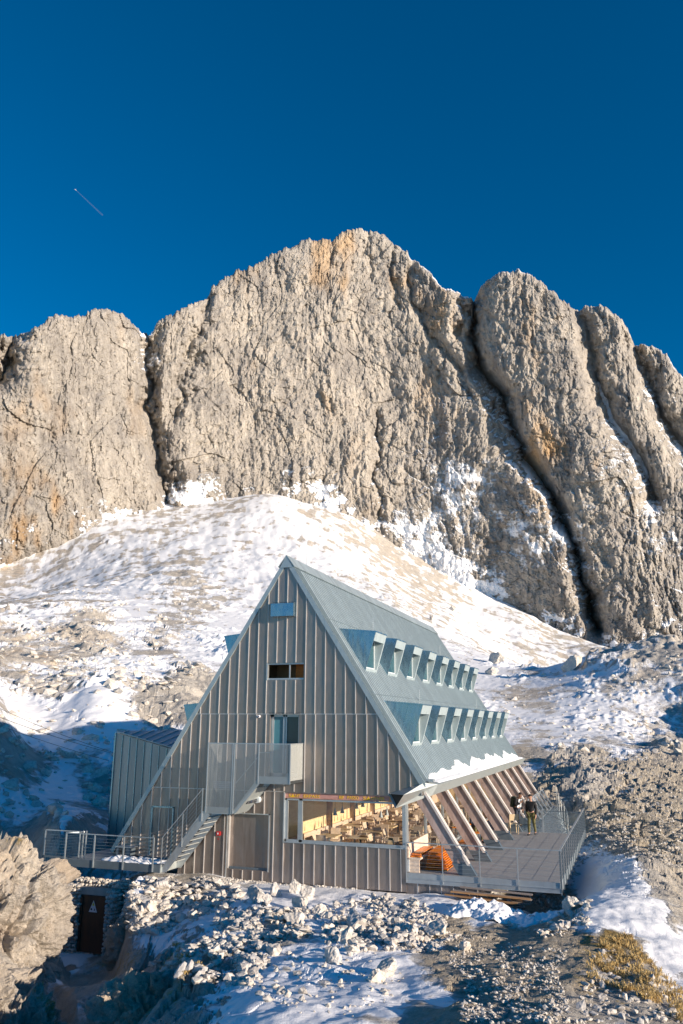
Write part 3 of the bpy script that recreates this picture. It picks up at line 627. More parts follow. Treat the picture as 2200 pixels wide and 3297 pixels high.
# roof slopes
def slope(pts_x, y0, y1, th, side=1, lift=0):
    m = MB(); (xa, xb) = pts_x; n = Vector((SL*side, 0, 1)).normalized()
    A = Vector((xa, y0, roofz(xa)))+n*lift; B = Vector((xb, y0, roofz(xb)))+n*lift
    return m.prism([tuple(A), tuple(B), tuple(B-n*th), tuple(A-n*th)], (0, y1-y0, 0))
rm = MB()
for side, xe in ((1, -6.87), (-1, -19.35)):
    s_ = slope((RX, xe), -.06, YB, .16, side, .03); rm.add(s_.v, s_.f)
rm.build('roof', M['roof'], hut)
rr = MB(); n = Vector((SL, 0, 1)).normalized()
y = .55
while y < YB-.05:
    if not False:
        a = Vector((RX+.22, y, roofz(RX+.22)))+n*.035; b = Vector((-6.9, y, roofz(-6.9)))+n*.035; rr.bar(a, b, .018, .03, n)
    y += .25
for y in (-.04, .1, .2, .3, .44): 
    a = Vector((RX+.1, y, roofz(RX+.1)))+n*.03; b = Vector((-6.9, y, roofz(-6.9)))+n*.03; rr.bar(a, b, .02, .05, n)
for z in (8.75, 5.9):            # small snow-guard / joint line over the dormers
    x = RX+(RZ-z)/SL; a = Vector((x, .2, z))+n*.04; b = Vector((x, YB, z))+n*.04; rr.bar(a, b, .03, .02, n)
rr.build('roof_seams', M['roofseam'], hut)
rc = MB()
for side in (1, -1):
    nn = Vector((SL*side, 0, 1)).normalized(); xo = RX+.27*side
    A = Vector((RX, -.1, RZ+.10)); B = Vector((xo, -.1, roofz(xo)))+nn*.10
    rc.prism([tuple(A), tuple(B), tuple(B-nn*.03), tuple(A-Vector((0, 0, .04)))], (0, YB+.1, 0))
rc.prism([(RX-.27, -.09, roofz(RX-.27)+.02), (RX+.27, -.09, roofz(RX+.27)+.02), (RX, -.09, RZ+.09)], (0, .05, 0))
rc.build('ridge_cap', M['roof'], hut)
rv = MB(); xo = RX+.285; A = Vector((xo, -.02, roofz(xo)))+n*.05
rv.box((xo-.02, .02, A.z-.05), (xo+.02, YB-.02, A.z+.035))
rv.build('ridge_vent', M['steeldark'], hut)
for (x, y) in ((-8.75, 7), (-8.78, 21.4), (-10.83, 6.8), (-10.86, 21), (RX, 2), (RX, 13)):
    MB().tube((x, y, roofz(x)-.05), (x, y, roofz(x)+.62), .012, 5).build('lightning_rod', M['steel'], hut)
# dormers
def dormer(B, T, K, y0, y1, sgn=1, last=False):
    """B base front, T top front, K back at the roof, all (x,z)"""
    m = MB(); V3 = lambda p, y: (p[0], y, p[1])
    def off(p, dx, dz): return (p[0]+dx*sgn, p[1]+dz)
    tk = .05
    K2 = off(K, -.25, .02); B2 = off(B, -.30, .15)
    tr2_ = MB()
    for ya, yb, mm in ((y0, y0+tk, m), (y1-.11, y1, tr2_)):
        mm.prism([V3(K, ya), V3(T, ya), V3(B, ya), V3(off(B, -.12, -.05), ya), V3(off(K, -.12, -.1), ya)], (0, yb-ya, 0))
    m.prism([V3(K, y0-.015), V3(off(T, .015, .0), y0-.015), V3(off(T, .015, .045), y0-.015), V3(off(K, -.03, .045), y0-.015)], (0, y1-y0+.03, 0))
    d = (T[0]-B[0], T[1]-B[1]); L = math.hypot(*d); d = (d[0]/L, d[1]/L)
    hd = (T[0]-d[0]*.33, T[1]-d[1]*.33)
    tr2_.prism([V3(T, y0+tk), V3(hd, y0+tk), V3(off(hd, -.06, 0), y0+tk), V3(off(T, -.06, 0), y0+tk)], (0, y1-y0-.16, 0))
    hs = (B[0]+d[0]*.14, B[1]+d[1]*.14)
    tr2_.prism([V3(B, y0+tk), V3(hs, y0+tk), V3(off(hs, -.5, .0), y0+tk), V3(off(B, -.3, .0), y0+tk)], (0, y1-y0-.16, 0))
    for t in (.33, .66):    # folds on the cheek
        a = (K[0]+(T[0]-K[0])*t, K[1]+(T[1]-K[1])*t); b = (K[0]+(B[0]-K[0])*t, K[1]+(B[1]-K[1])*t); m.bar((a[0], y0-.006, a[1]), (b[0], y0-.006, b[1]), .012, .014, (0, 1, 0))
    o = m.build('dormer', M['dormer'], hut); tr2_.build('dormer_frame', M['dormer_lit'], o)
    w = MB(); xw = B[0]-.06*sgn; zb = hs[1]; zt = T[1]-.12
    ya, yb = y0+tk+.01, y1-.13
    for (a, b) in (((ya, zb), (ya+.07, zt)), ((yb-.05, zb), (yb, zt)), ((ya, zb), (yb, zb+.05))):
        w.box((xw-.03, a[0], a[1]), (xw+.03, b[0], b[1]))
    w.quad((xw, ya, zb), (xw, yb, zb), (xw, yb, zt), (xw, ya, zt))
    wo_ = w.build('window', [M['white'], M['blueglass']], o); wo_.data.polygons[len(wo_.data.polygons)-1].material_index = 1
    return o
def rep(o, dy): 
    c = o.copy(); COL.objects.link(c); c.parent = hut; c.location = (o.location[0], o.location[1]+dy, o.location[2])
    for ch in o.children:
        d = ch.copy(); COL.objects.link(d); d.parent = c
for (B, T, K, y0, y1) in (((-9.44, 6.80), (-9.0, 8.28), (-10.5, 8.43), 1.21, 2.72), ((-7.68, 4.04), (-7.23, 5.54), (-8.73, 5.67), 1.30, 2.84)):
    o = dormer(B, T, K, y0, y1)
    for k in range(1, 8): rep(o, 3.03*k)
    mir = lambda p: (2*RX-p[0], p[1])
    dormer(mir(B), mir(T), mir(K), y0, y1, -1)
# eave beam: hollow triangular gutter that wraps round the corner
em = MB(); IT, OT, BT = (-6.98, 2.80), (-6.5, 2.84), (-6.72, 2.47)
far = [(IT[0], YB+.1, IT[1]), (OT[0], YB+.1, OT[1]), (BT[0], YB+.1, BT[1])]
fold = [(-6.93, -.02, 2.90), (-6.5, .35, 2.84), (-6.72, .30, 2.47)]
tip = [(-8.2, -.012, 2.50), (-7.45, -.75, 2.54), (-7.85, -.40, 2.07)]
n0 = len(em.v); em.v += far+fold+tip
for a, b in ((0, 3), (3, 6)):
    for i in range(3): j = (i+1) % 3; em.f.append((a+i, a+j, b+j, b+i))
em.f.append((0, 2, 1))
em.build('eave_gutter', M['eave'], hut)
def inset(P, k, d):
    c = sum((Vector(p) for p in P), Vector())/3; return [tuple(Vector(p)*(1-k)+c*k+Vector(d)) for p in P]
MB().quad(*inset(tip, .10, (.05, .06, .01))).build('gutter_shade', M['dark'], hut)  # black sheet stands in for the shade inside the open gutter end
gb = MB(); gb.box((-7.03, .25, 2.93), (-6.66, .55, 3.0)); gb.build('gutter_clamp', M['steel'], hut)
# raking larch beams below the eave
for k in range(9):
    yc = .25+3.03*k
    if k == 8: yc = 24.6
    X = lambda z, o: -5.29-z/SL-o
    m = MB(); m.prism([(X(.3, 0), yc-.08, .3), (X(.3, .50), yc-.08, .3), (X(2.86, .50), yc-.08, 2.86), (X(2.7, 0), yc-.08, 2.7)], (0, .16, 0))
    o = m.build('raking_beam', M['beam'], hut)
    c = MB(); c.prism([(X(.3, -.05), yc-.13, .3), (X(.3, .045), yc-.13, .3), (X(2.6, .045), yc-.13, 2.6), (X(2.6, -.05), yc-.13, 2.6)], (0, .26, 0)); c.build('cap_board', M['cap'], o)
    s_ = MB(); s_.prism([(X(0, -.06), yc-.125, .0), (X(0, .53), yc-.125, .0), (X(.36, .53), yc-.125, .36), (X(.36, -.06), yc-.125, .36)], (0, .25, 0)); s_.build('steel_shoe', M['steeldark'], o)
# glazed front of the dining room
GX = -7.62
gp = MB(); 
for k in range(9):
    y = .06 if k == 0 else 2.98*k-.03
    w = .11 if k == 0 else .035
    gp.box((GX-.05, y-.0, 0), (GX+.05, y+2*w, 2.5))
gp.box((GX-.04, .06, 0), (GX+.04, 25, .06)); gp.box((GX-.04, .06, 2.42), (GX+.04, 25, 2.5))
gp.build('glass_wall_posts', M['steel'], hut)
MB().quad((GX, .1, .05), (GX, 25, .05), (GX, 25, 2.45), (GX, .1, 2.45)).build('glass_wall', M['glass2'], hut)
# front window: frame, sash and panes, and the lettered board over it
wf = MB()
X0, X1, Z0, Z1, ZT = -12.14, -7.72, .76, 2.22, 2.42
yF = .05
for (a, b) in (((X0, Z0), (X0+.09, Z1)), ((-11.56, Z0), (-11.44, Z1)), ((X1, Z0), (X1+.12, ZT)), ((X0, Z0), (X1, Z0+.08)), ((X0, Z1-.055), (X1, Z1)), ((X0+.09, Z0+.08), (X0+.14, Z1-.055)), ((-11.61, Z0+.08), (-11.56, Z1-.055))):
    wf.box((a[0], yF-.03, a[1]), (b[0], yF+.06, b[1]))
wo_ = wf.build('panorama_window', M['steel'], hut)
MB().quad((X0+.1, yF+.03, Z0+.05), (X1+.02, yF+.03, Z0+.05), (X1+.02, yF+.03, Z1-.02), (X0+.1, yF+.03, Z1-.02)).build('pane', M['glass'], wo_)
sl_ = MB(); sl_.box((X0-.02, -.05, Z0-.03), (X1+.14, .06, Z0+.004)); sl_.box((X0-.02, -.045, Z0), (X0+.02, .06, ZT)); sl_.build('sill', M['steel'], wo_)
bn = MB(); bn.box((X0+.02, .045, 2.235), (X1, .12, 2.42)); bno = bn.build('name_board', M['banner'], hut)
def text_mesh(s, size, x, y, z, mat, parent, name='lettering', width=None, extr=.004):
    cu = bpy.data.curves.new(name, 'FONT'); cu.body = s; cu.size = size; cu.extrude = extr; cu.resolution_u = 2
    t = bpy.data.objects.new('tmp', cu); COL.objects.link(t); bpy.context.view_layer.update()
    dg = bpy.context.evaluated_depsgraph_get(); me = bpy.data.meshes.new_from_object(t.evaluated_get(dg)); bpy.data.objects.remove(t)
    xs_ = [v.co.x for v in me.vertices]; w = max(xs_)-min(xs_); k = width/w if width else 1
    me.transform(Matrix.Translation((x, y, z)) @ Matrix.Rotation(R(90), 4, 'X') @ Matrix.Diagonal((k, 1, 1, 1)))
    return link(name, me, mat, parent)
for s_, xa, xb in (('S', -12.0, -11.91), ('NT', -11.76, -11.56), ('ERPASS', -11.42, -10.80), ('RIF', -10.05, -9.87), ('PASSO', -9.74, -9.32), ('S', -9.16, -9.04), ('NTNER', -8.86, -8.36), ('Z', -8.2, -8.12)):
    text_mesh(s_, .155, xa, .04, 2.268, M['yellow'], bno, width=xb-xa)
for x in (-11.83, -8.95): tr_ = MB().prism([(x-.085, .036, 2.266), (x+.085, .036, 2.266), (x, .036, 2.385)], (0, .006, 0)).build('triangle_emblem', M['yellow'], bno)
# dining room
rm_ = MB(); rm_.box((-12.3, .14, -.1), (-7.66, 24.9, .02)); rm_.build('dining_floor', M['floorwood'], hut)
rm_ = MB(); rm_.box((-12.3, .14, 2.5), (-7.0, 24.9, 2.6)); rm_.build('dining_ceiling', M['floorwood'], hut)
rm_ = MB(); rm_.box((-12.32, .14, .8), (-12.2, 24.9, 2.5)); 
for k in range(40): rm_.box((-12.2, .6+k*.62, .81), (-12.196, .61+k*.62, 2.49))
nw = len(rm_.f); sl2 = rm_
for k in range(22):
    yy = 1.4+k*.75+(.37 if k % 3 == 2 else 0); sl2.prism([(-12.19, yy, .86), (-12.19, yy+.05, .86), (-12.19, yy+.03, 1.12)], (.004, 0, 0))
wl = rm_.build('panelled_wall', [M['panel'], M['floorwood']], hut)
for pl_ in wl.data.polygons:
    if pl_.index >= nw: pl_.material_index = 1
rm_ = MB(); rm_.box((-12.32, .14, .02), (-12.1, 24.9, .8)); rm_.build('wall_bench_back', M['bench'], hut)
rm_ = MB(); rm_.box((-12.3, 24.7, 0), (-7.66, 24.8, 2.5)); rm_.build('back_wall', M['panel'], hut)
for y in (4.6, 7.6, 10.6, 13.6, 16.6): MB().box((-12.2, y, .02), (-12.02, y+.22, 2.5)).build('timber_post', M['floorwood'], hut)
# small upper window and its dark room
uw = MB(); uw.box((-13.0, .03, 6.46), (-11.47, .14, 6.52)); uw.box((-13.0, -.03, 6.44), (-12.95, .14, 7.08)); uw.box((-12.1, .08, 6.52), (-12.05, .13, 7.08))
uw.box((-13.0, .05, 7.03), (-11.47, .14, 7.08))
uo = uw.build('upper_window', M['steel'], hut)
MB().quad((-12.95, .11, 6.5), (-11.47, .11, 6.5), (-11.47, .11, 7.06), (-12.95, .11, 7.06)).build('pane', M['clear'], uo)
at_ = MB(); at_.box((-13.1, .15, 6.3), (-11.4, 2.6, 6.36)); at_.box((-13.1, 1.2, 6.3), (-11.4, 1.3, 7.6)); at_.box((-13.2, .15, 6.3), (-13.1, 2.6, 7.6)); at_.box((-11.4, .15, 6.3), (-11.3, 2.6, 7.6)); at_.box((-13.1, .15, 7.5), (-11.4, 2.6, 7.6))
at_.build('attic_room', M['floorwood'], hut)
MB().box((-12.0, .5, 6.4), (-11.5, .56, 7.5)).build('attic_partition', M['orange'], hut)
# upper door with its recess
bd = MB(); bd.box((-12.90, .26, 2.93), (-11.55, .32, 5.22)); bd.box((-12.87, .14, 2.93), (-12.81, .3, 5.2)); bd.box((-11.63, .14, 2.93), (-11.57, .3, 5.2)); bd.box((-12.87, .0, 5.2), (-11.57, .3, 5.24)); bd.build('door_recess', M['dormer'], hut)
bo = MB(); 
for (x0, x1) in ((-12.80, -12.72), (-12.34, -12.26), (-12.24, -12.18), (-11.72, -11.64)): bo.box((x0, .18, 2.95), (x1, .25, 5.18))
bo.box((-12.8, .18, 2.95), (-11.64, .25, 3.08)); bo.box((-12.8, .18, 5.1), (-11.64, .25, 5.18))
bo = bo.build('balcony_door', M['steel'], hut)
MB().quad((-12.24, .22, 3.05), (-11.7, .22, 3.05), (-11.7, .22, 5.12), (-12.24, .22, 5.12)).build('pane', M['blueglass'], bo); MB().quad((-12.72, .22, 3.05), (-12.26, .22, 3.05), (-12.26, .22, 5.12), (-12.72, .22, 5.12)).build('pane', M['blueleaf'], bo)
MB().box((-12.22, .15, 3.95), (-12.2, .19, 4.1)).build('handle', M['steeldark'], bo)
# big shutter door in its recess
sd = MB(); sd.box((-14.36, .12, -.27), (-12.72, .18, 1.62)); so_ = sd.build('shutter_door', M['facade'], hut)
q_ = MB(); q_.box((-14.36, .0, -.26), (-14.33, .13, 1.62)); q_.build('jamb', M['seam'], so_); MB().box((-12.75, 0.0, -.26), (-12.72, .13, 1.62)).build('jamb', M['seam'], so_)
MB().box((-14.3, .07, -.27), (-12.76, .125, -.2)).build('threshold', M['steeldark'], so_)
q_ = MB(); q_.box((-12.74, -.035, -.3), (-12.70, .0, 1.66)); q_.box((-14.4, -.035, 1.62), (-12.7, 0, 1.66)); q_.box((-14.42, -.035, -.62), (-14.39, 0, 1.66)); q_.build('door_surround', M['steel'], so_)
# flush door outlined in the cladding
q_ = MB(); q_.box((-17.66, -.05, .0), (-17.61, 0, 1.76)); q_.box((-16.74, -.05, .0), (-16.69, 0, 1.76)); q_.box((-17.66, -.05, 1.72), (-16.69, 0, 1.77)); q_.build('flush_door', M['dormer'], hut)
q_ = MB(); q_.box((-17.56, -.07, .62), (-17.50, -.0, .76)); q_.build('door_lock', M['steeldark'], hut)
# vent box near the gable top, louvre, camera, alarm, exhaust
q_ = MB(); q_.prism([(-12.78, 0, 8.84), (-12.78, -.26, 8.84), (-12.78, -.26, 9.33), (-12.78, 0, 9.42)], (.94, 0, 0)); q_.build('vent_hood', M['dormer'], hut)
q_ = MB()
for k in range(4): z = 2.50+k*.065; q_.prism([(-15.05, 0, z), (-15.05, -.05, z), (-15.05, -.02, z+.05)], (.76, 0, 0))
q_.build('louvre', M['steel'], hut)
q_ = MB(); q_.tube((-13.25, 0, 5.11), (-13.25, -.09, 5.11), .055, 12, .045); co_ = q_.build('security_camera', M['signwhite'], hut)
MB().tube((-13.24, -.085, 5.105), (-13.235, -.10, 5.10), .025, 8).build('lens', M['black'], co_)
q_ = MB(); q_.box((-14.82, -.07, .84), (-14.68, 0, .98)); ao_ = q_.build('alarm_box', M['red'], hut)
MB().box((-14.78, -.075, .88), (-14.73, -.069, .94)).build('alarm_button', M['signwhite'], ao_)
q_ = MB(); q_.box((-14.80, -.006, .74), (-14.72, -.002, .75)); q_.box((-14.80, -.006, .70), (-14.79, -.002, .75)); q_.box((-14.78, -.006, .69), (-14.73, -.002, .72)); q_.build('alarm_sign', M['red'], hut)
q_ = MB(); q_.tube((-13.17, -.02, 2.15), (-13.25, -.85, 2.11), .065, 14); q_.tube((-13.22, -.55, 2.125), (-13.225, -.6, 2.12), .075, 14)
m_, nn_, bb_ = new_mat('chrome_pipe'); bb_.inputs['Metallic'].default_value = 1; bb_.inputs['Roughness'].default_value = .15; bb_.inputs['Base Color'].default_value = (.7, .72, .75, 1)
pp = q_.build('exhaust_pipe', m_, hut, smooth_=False)
MB().tube((-13.17, 0, 2.15), (-13.18, -.14, 2.145), .115, 16).build('collar', M['white'], pp)
MB().tube((-13.2505, -.853, 2.11), (-13.2503, -.851, 2.11), .05, 12).build('pipe_mouth', M['black'], pp)
# annex on the left
ax = empty('zinc_annex', (-21.5, 5, -.2), 'lower grey zinc annex with slanting roof, half hidden behind the hut', 'annex')
A_, B_, C_ = (-23.0, 5, 4.43), (-19.3, 5, 3.55), (-18.2, 10.5, 4.50)
q_ = MB(); q_.prism([(-23.0, 5, -1.5), (-18.2, 5, -1.5), (-18.2, 5, 3.30), (-23.0, 5, 4.40)], (0, .12, 0)); q_.prism([(-23.0, 5.12, -1.5), (-18.2, 10.5, -1.5), (-18.2, 10.5, 4.4), (-23.0, 5.12, 4.38)], (.1, .0, 0)); q_.build('wall', M['shed'], ax)
q_ = MB(); 
for k in range(10): x = -22.6+.4*k; zt = 4.40-(x+23)*.229; q_.box((x-.012, 4.962, -1.5), (x+.012, 5.0, zt-.03))
q_.box((-23.03, 4.955, -1.5), (-22.97, 5.02, 4.40)); q_.build('standing_seams', M['dormer'], ax)
q_ = MB(); q_.v = [A_, (-18.2, 5, 3.31), C_, (A_[0], A_[1], A_[2]+.05), (-18.2, 4.95, 3.37), (C_[0], C_[1], C_[2]+.05)]; q_.f = [(3, 4, 5), (0, 2, 1), (0, 1, 4, 3), (1, 2, 5, 4), (2, 0, 3, 5)]; q_.build('roof', M['roof'], ax)
q_ = MB(); Av, Bv, Cv = Vector(A_), Vector((-18.2, 5, 3.31)), Vector(C_)
for k in range(1, 12):
    t = k/12; p = Av.lerp(Bv, t); d_ = Av.lerp(Cv, min(1, t*1.0)); q_.bar(p+Vector((0, 0, .07)), d_+Vector((0, 0, .07)), .05, .05)
q_.build('roof_seams', M['seam'], ax)
# ================================================================ RIGHT TERRACE
te = empty('terrace', (-5, 0, 0), 'grey boarded terrace with wire railing on the right side of the hut', 'terrace')
q_ = MB(); y = .02
while y < 12.35: q_.box((GX+.04, y, -.035), (-2.56, y+.135, 0)); y += .147
q_.build('deck_boards', M['boards'], te)
q_ = MB()
for x in [-7.4+.6*k for k in range(9)]: q_.box((x, .03, -.16), (x+.06, 12.3, -.036))
q_.build('joists', M['steeldark'], te)
q_ = MB(); q_.box((-7.6, -.02, -.17), (-2.54, .02, -.005)); q_.box((-7.6, -.07, -.185), (-2.5, .03, -.17)); q_.box((-7.6, -.05, -.30), (-2.52, -.03, -.186)); q_.box((-7.6, -.09, -.31), (-2.5, .02, -.30))
q_.box((-2.56, .02, -.31), (-2.52, 14.2, -.005)); q_.build('edge_beam', M['steel'], te)
q_ = MB(); q_.v = [(-5.5, 12.38, -.02), (-3.15, 12.38, -.02), (-4.75, 25.7, -.02), (-5.9, 25.7, -.02), (-5.5, 12.38, -.14), (-3.15, 12.38, -.14), (-4.75, 25.7, -.14), (-5.9, 25.7, -.14)]; q_.f = [(0, 1, 2, 3), (7, 6, 5, 4), (0, 4, 5, 1), (1, 5, 6, 2), (2, 6, 7, 3), (3, 7, 4, 0)]; q_.build('grating_walkway', M['dormer'], te)
for i, x in enumerate((-7.58, -6.33, -5.08, -3.85)):
    q_ = MB(); q_.box((x-.014, -.075, -.28), (x+.014, -.045, .96)); q_.build('rail_post', M['steel'], te)
q_ = MB(); q_.box((-7.6, -.085, .945), (-2.43, -.04, .975)); q_.box((-2.535, -.06, .945), (-2.47, 14.3, .97)); q_.build('handrail', M['steel'], te)
for k in range(16):
    yv = -.06+k*.95; q_ = MB(); q_.box((-2.53, yv, -.36), (-2.478, yv+.02, .945)); q_.build('rail_post', M['steeldark'], te)
q_ = MB()
for z in (.1, .22, .34, .46, .58, .70, .82):
    q_.tube((-7.58, -.06, z), (-2.5, -.06, z), .0035, 4); q_.tube((-2.5, 0, z), (-2.5, 14.2, z), .003, 4)
q_.build('railing_wires', M['steel'], te)
q_ = MB(); q_.box((-3.98, .45, -.95), (-3.86, .55, -.31)); q_.box((-4.08, .3, -.98), (-3.76, .7, -.95)); q_.build('support_column', M['steeldark'], te)
q_ = MB(); q_.box((-3.98, 8.45, -1.6), (-3.86, 8.55, -.31)); q_.build('support_column', M['steeldark'], te)
for k in range(4): MB().bar((-4.6-.1*k, .5+.35*k, -.2), (-5.2-.1*k, .5+.35*k, -.75), .08, .14).build('strut', M['steeldark'], te)
# wire gate across the terrace, walkway railing
wg = empty('wire_gate', (-4.29, 12.41, 0), 'low steel gate with wire netting closing the far end of the terrace', 'gate')
MB().box((-4.33, 12.38, 0), (-4.25, 12.46, 1.02)).build('post', M['steel'], wg)
MB().quad((-4.22, 12.42, .04), (-2.6, 12.42, .04), (-2.6, 12.42, .92), (-4.22, 12.42, .92)).build('netting', M['net'], wg)
q_ = MB(); q_.box((-4.25, 12.40, .93), (-2.55, 12.44, .96)); q_.bar((-4.25, 12.42, .9), (-2.6, 12.42, .25), .02, .02); q_.tube((-3.2, 12.42, 0), (-3.2, 12.42, .94), .012, 5); q_.build('frame', M['steeldark'], wg)
wr = empty('walkway_railing', (-4.6, 20, 0), 'leaning steel railing with slanted posts beside the last beams', 'railing')
for k in range(6):
    y = 17.6+k*1.45; MB().bar((-4.93, y, .0), (-5.55, y, .98), .05, .12, (0, 1, 0)).build('post', M['steel'], wr)
q_ = MB(); q_.bar((-5.55, 17.5, .98), (-5.52, 25.5, .98), .05, .04); q_.bar((-4.93, 17.5, .03), (-4.93, 25.5, .03), .05, .04); q_.build('rail', M['steel'], wr)
MB().quad((-4.94, 17.6, .04), (-4.94, 25.4, .04), (-5.54, 25.4, .96), (-5.54, 17.6, .96)).build('netting', M['glass2'], wr)
wr2 = empty('edge_railing', (-4, 19, 0), 'wire railing along the outer edge of the far grey walkway', 'railing')
q_ = MB(); q_.tube((-3.15, 12.5, .94), (-4.75, 25.7, .94), .012, 6); q_.build('rail', M['steel'], wr2)
for k in range(5): t = k/4; q_ = MB(); q_.tube((-3.15-1.6*t, 12.5+13.1*t, 0), (-3.15-1.6*t, 12.5+13.1*t, .94), .016, 6); q_.build('post', M['steel'], wr2)
MB().quad((-3.15, 12.5, .0), (-4.75, 25.7, .0), (-4.75, 25.7, .92), (-3.15, 12.5, .92)).build('netting', M['net'], wr2)
# ================================================================ STAIR AND BALCONY
st = empty('metal_staircase', (-14.5, -.6, -.1), 'galvanised outside staircase rising along the facade to a mesh-sided balcony', 'staircase')
YO, YI = -1.16, -.10
for y in (YO, YI-.02):
    q_ = MB(); q_.prism([(-16.50, y, -.34), (-16.20, y, -.34), (-14.55, y, 1.66), (-14.72, y, 1.80), (-14.86, y, 1.78)], (0, .02, 0)); q_.build('stringer', M['steel'], st)
for k in range(9):
    t = (k+.6)/9.4; x = -16.38+t*1.68; z = -.12+t*1.84; MB().box((x, YO+.03, z-.03), (x+.24, YI-.03, z)).build('tread', M['mesh2'], st)
q_ = MB(); q_.box((-14.74, YO, 1.74), (-13.66, YI, 1.80)); q_.box((-14.76, YO-.01, 1.72), (-13.66, YO+.01, 1.95)); q_.build('landing', M['steel'], st)
q_ = MB(); q_.box((-12.68, YO, 2.80), (-11.46, YI+.08, 2.86)); q_.box((-12.68, YO-.012, 2.79), (-11.44, YO+.01, 3.04)); q_.box((-11.47, YO, 2.79), (-11.44, -.01, 2.9)); q_.build('balcony_floor', M['steel'], st)
q_ = MB(); q_.prism([(-13.68, YO-.01, 1.76), (-13.52, YO-.01, 1.76), (-12.60, YO-.01, 2.80), (-12.68, YO-.01, 2.98)], (0, .02, 0)); q_.prism([(-13.68, YI, 1.76), (-13.52, YI, 1.76), (-12.60, YI, 2.80), (-12.68, YI, 2.98)], (0, .02, 0)); q_.build('upper_stringer', M['steel'], st)
q_ = MB(); q_.hexa([(-13.60, YO+.03, 1.74), (-13.58, YO+.03, 1.72), (-13.58, YI, 1.72), (-13.60, YI, 1.74), (-12.82, YO+.03, 2.64), (-12.80, YO+.03, 2.62), (-12.80, YI, 2.62), (-12.82, YI, 2.64)]); q_.build('soffit_plate', M['eave'], st)
q_ = MB(); q_.quad((-14.71, YO-.02, 4.15), (-14.74, YO-.02, 1.74), (-13.67, YO-.02, 1.76), (-12.67, YO-.02, 2.79), (-11.45, YO-.02, 2.79), (-11.45, YO-.02, 4.15)); q_.build('mesh_screen', M['mesh'], st)
MB().quad((-11.44, YO-.02, 2.79), (-11.44, -.02, 2.79), (-11.44, -.02, 4.15), (-11.44, YO-.02, 4.15)).build('end_screen', M['mesh2'], st)
MB().quad((-14.75, YO, 1.78), (-14.75, YI+.05, 1.78), (-14.72, YI+.05, 4.13), (-14.72, YO, 4.13)).build('end_screen', M['mesh'], st)
for (x, z0, z1) in ((-14.71, 1.74, 4.16), (-13.70, 1.74, 4.16), (-13.63, 1.74, 4.16), (-12.67, 2.79, 4.16), (-11.45, 2.79, 4.16)):
    MB().box((x-.018, YO-.035, z0), (x+.018, YO, z1)).build('screen_post', M['steel'], st)
q_ = MB(); q_.box((-14.73, YO-.03, 4.13), (-11.43, YO, 4.165)); q_.box((-11.455, YO, 4.13), (-11.425, -.0, 4.165)); q_.bar((-13.6, YO+.05, 2.75), (-12.7, YO+.05, 3.72), .025, .025); q_.box((-12.67, YO+.03, 3.83), (-12.2, YO+.05, 3.86)); q_.build('top_rail', M['steel'], st)
for (x, z) in ((-16.42, -.30), (-15.62, .55), (-14.86, 1.45)):
    MB().box((x-.014, YO-.03, z), (x+.014, YO-.005, z+1.12)).build('rail_post', M['steel'], st)
q_ = MB()
for k in range(8): dz = .14*k+.08; q_.tube((-16.42, YO-.02, -.24+dz), (-14.86, YO-.02, 1.5+dz), .004 if k < 7 else .016, 5)
q_.build('railing_wires', M['steel'], st)
# ================================================================ LEFT PLATFORM
pf = empty('steel_platform', (-18.5, -.6, -.12), 'steel entrance platform with cable railing at the left foot of the hut', 'platform')
q_ = MB(); q_.box((-20.52, -1.2, -.16), (-16.45, 0.0, -.12)); q_.box((-20.5, 0, -.16), (-19.4, 2.2, -.12)); q_.build('floor', M['steeldark'], pf)
q_ = MB(); q_.box((-20.55, -1.23, -.36), (-16.42, -1.2, -.10)); q_.build('fascia', M['steeldark'], pf)
MB().prism([(-16.42, -1.22, -.10), (-16.42, -1.22, -.36), (-16.42, -.02, -.36), (-16.42, -.02, -.10)], (.03, 0, 0)).build('end_fascia', M['eave'], pf)
for x in (-20.54, -19.26, -17.98, -16.72): MB().box((x-.025, -1.27, -.34), (x+.025, -1.235, .80)).build('rail_post', M['steel'], pf)
q_ = MB(); q_.box((-20.56, -1.28, .79), (-16.70, -1.235, .82)); q_.bar((-20.54, -1.25, .80), (-20.12, -.72, .80), .035, .03); q_.build('handrail', M['steel'], pf)
for (x, y) in ((-20.16, -.75), (-20.06, -.70)): MB().box((x-.022, y, -.12), (x+.022, y+.03, .84)).build('rail_post', M['steel'], pf)
q_ = MB()
for k in range(7): z = -.0+k*.11; q_.tube((-20.54, -1.25, z), (-16.72, -1.25, z), .004, 4)
q_.build('railing_wires', M['steel'], pf)
br = empty('foot_bridge', (-21, -.9, -.1), 'short railed gangway from the platform to the pale rock on the left', 'gangway')
MB().box((-21.85, -.9, -.16), (-20.1, -.86, -.10)).build('floor_beam', M['steeldark'], br)
MB().box((-21.85, -.9, .80), (-20.05, -.86, .835)).build('handrail', M['steel'], br)
for x in (-21.8, -20.2): MB().box((x-.022, -.9, -.14), (x+.022, -.87, .83)).build('rail_post', M['steel'], br)
q_ = MB()
for k in range(7): z = -.0+k*.11; q_.tube((-21.8, -.88, z), (-20.1, -.88, z), .004, 4)
q_.build('railing_wires', M['steel'], br)
eb = empty('equipment_box', (-18.5, -.3, -.12), 'dark steel box on short legs on the snowy platform', 'box')
MB().box((-18.86, -.42, -.02), (-18.26, -.02, .28)).build('body', M['steeldark'], eb, bevel=.01)
MB().box((-18.9, -.46, .28), (-18.16, -.0, .31)).build('lid', M['steel'], eb)
MB().box((-18.74, -.428, .03), (-18.45, -.419, .24)).build('grille', M['dark'], eb)
for x in (-18.84, -18.3): MB().box((x, -.4, -.12), (x+.04, -.36, -.02)).build('leg', M['steeldark'], eb)
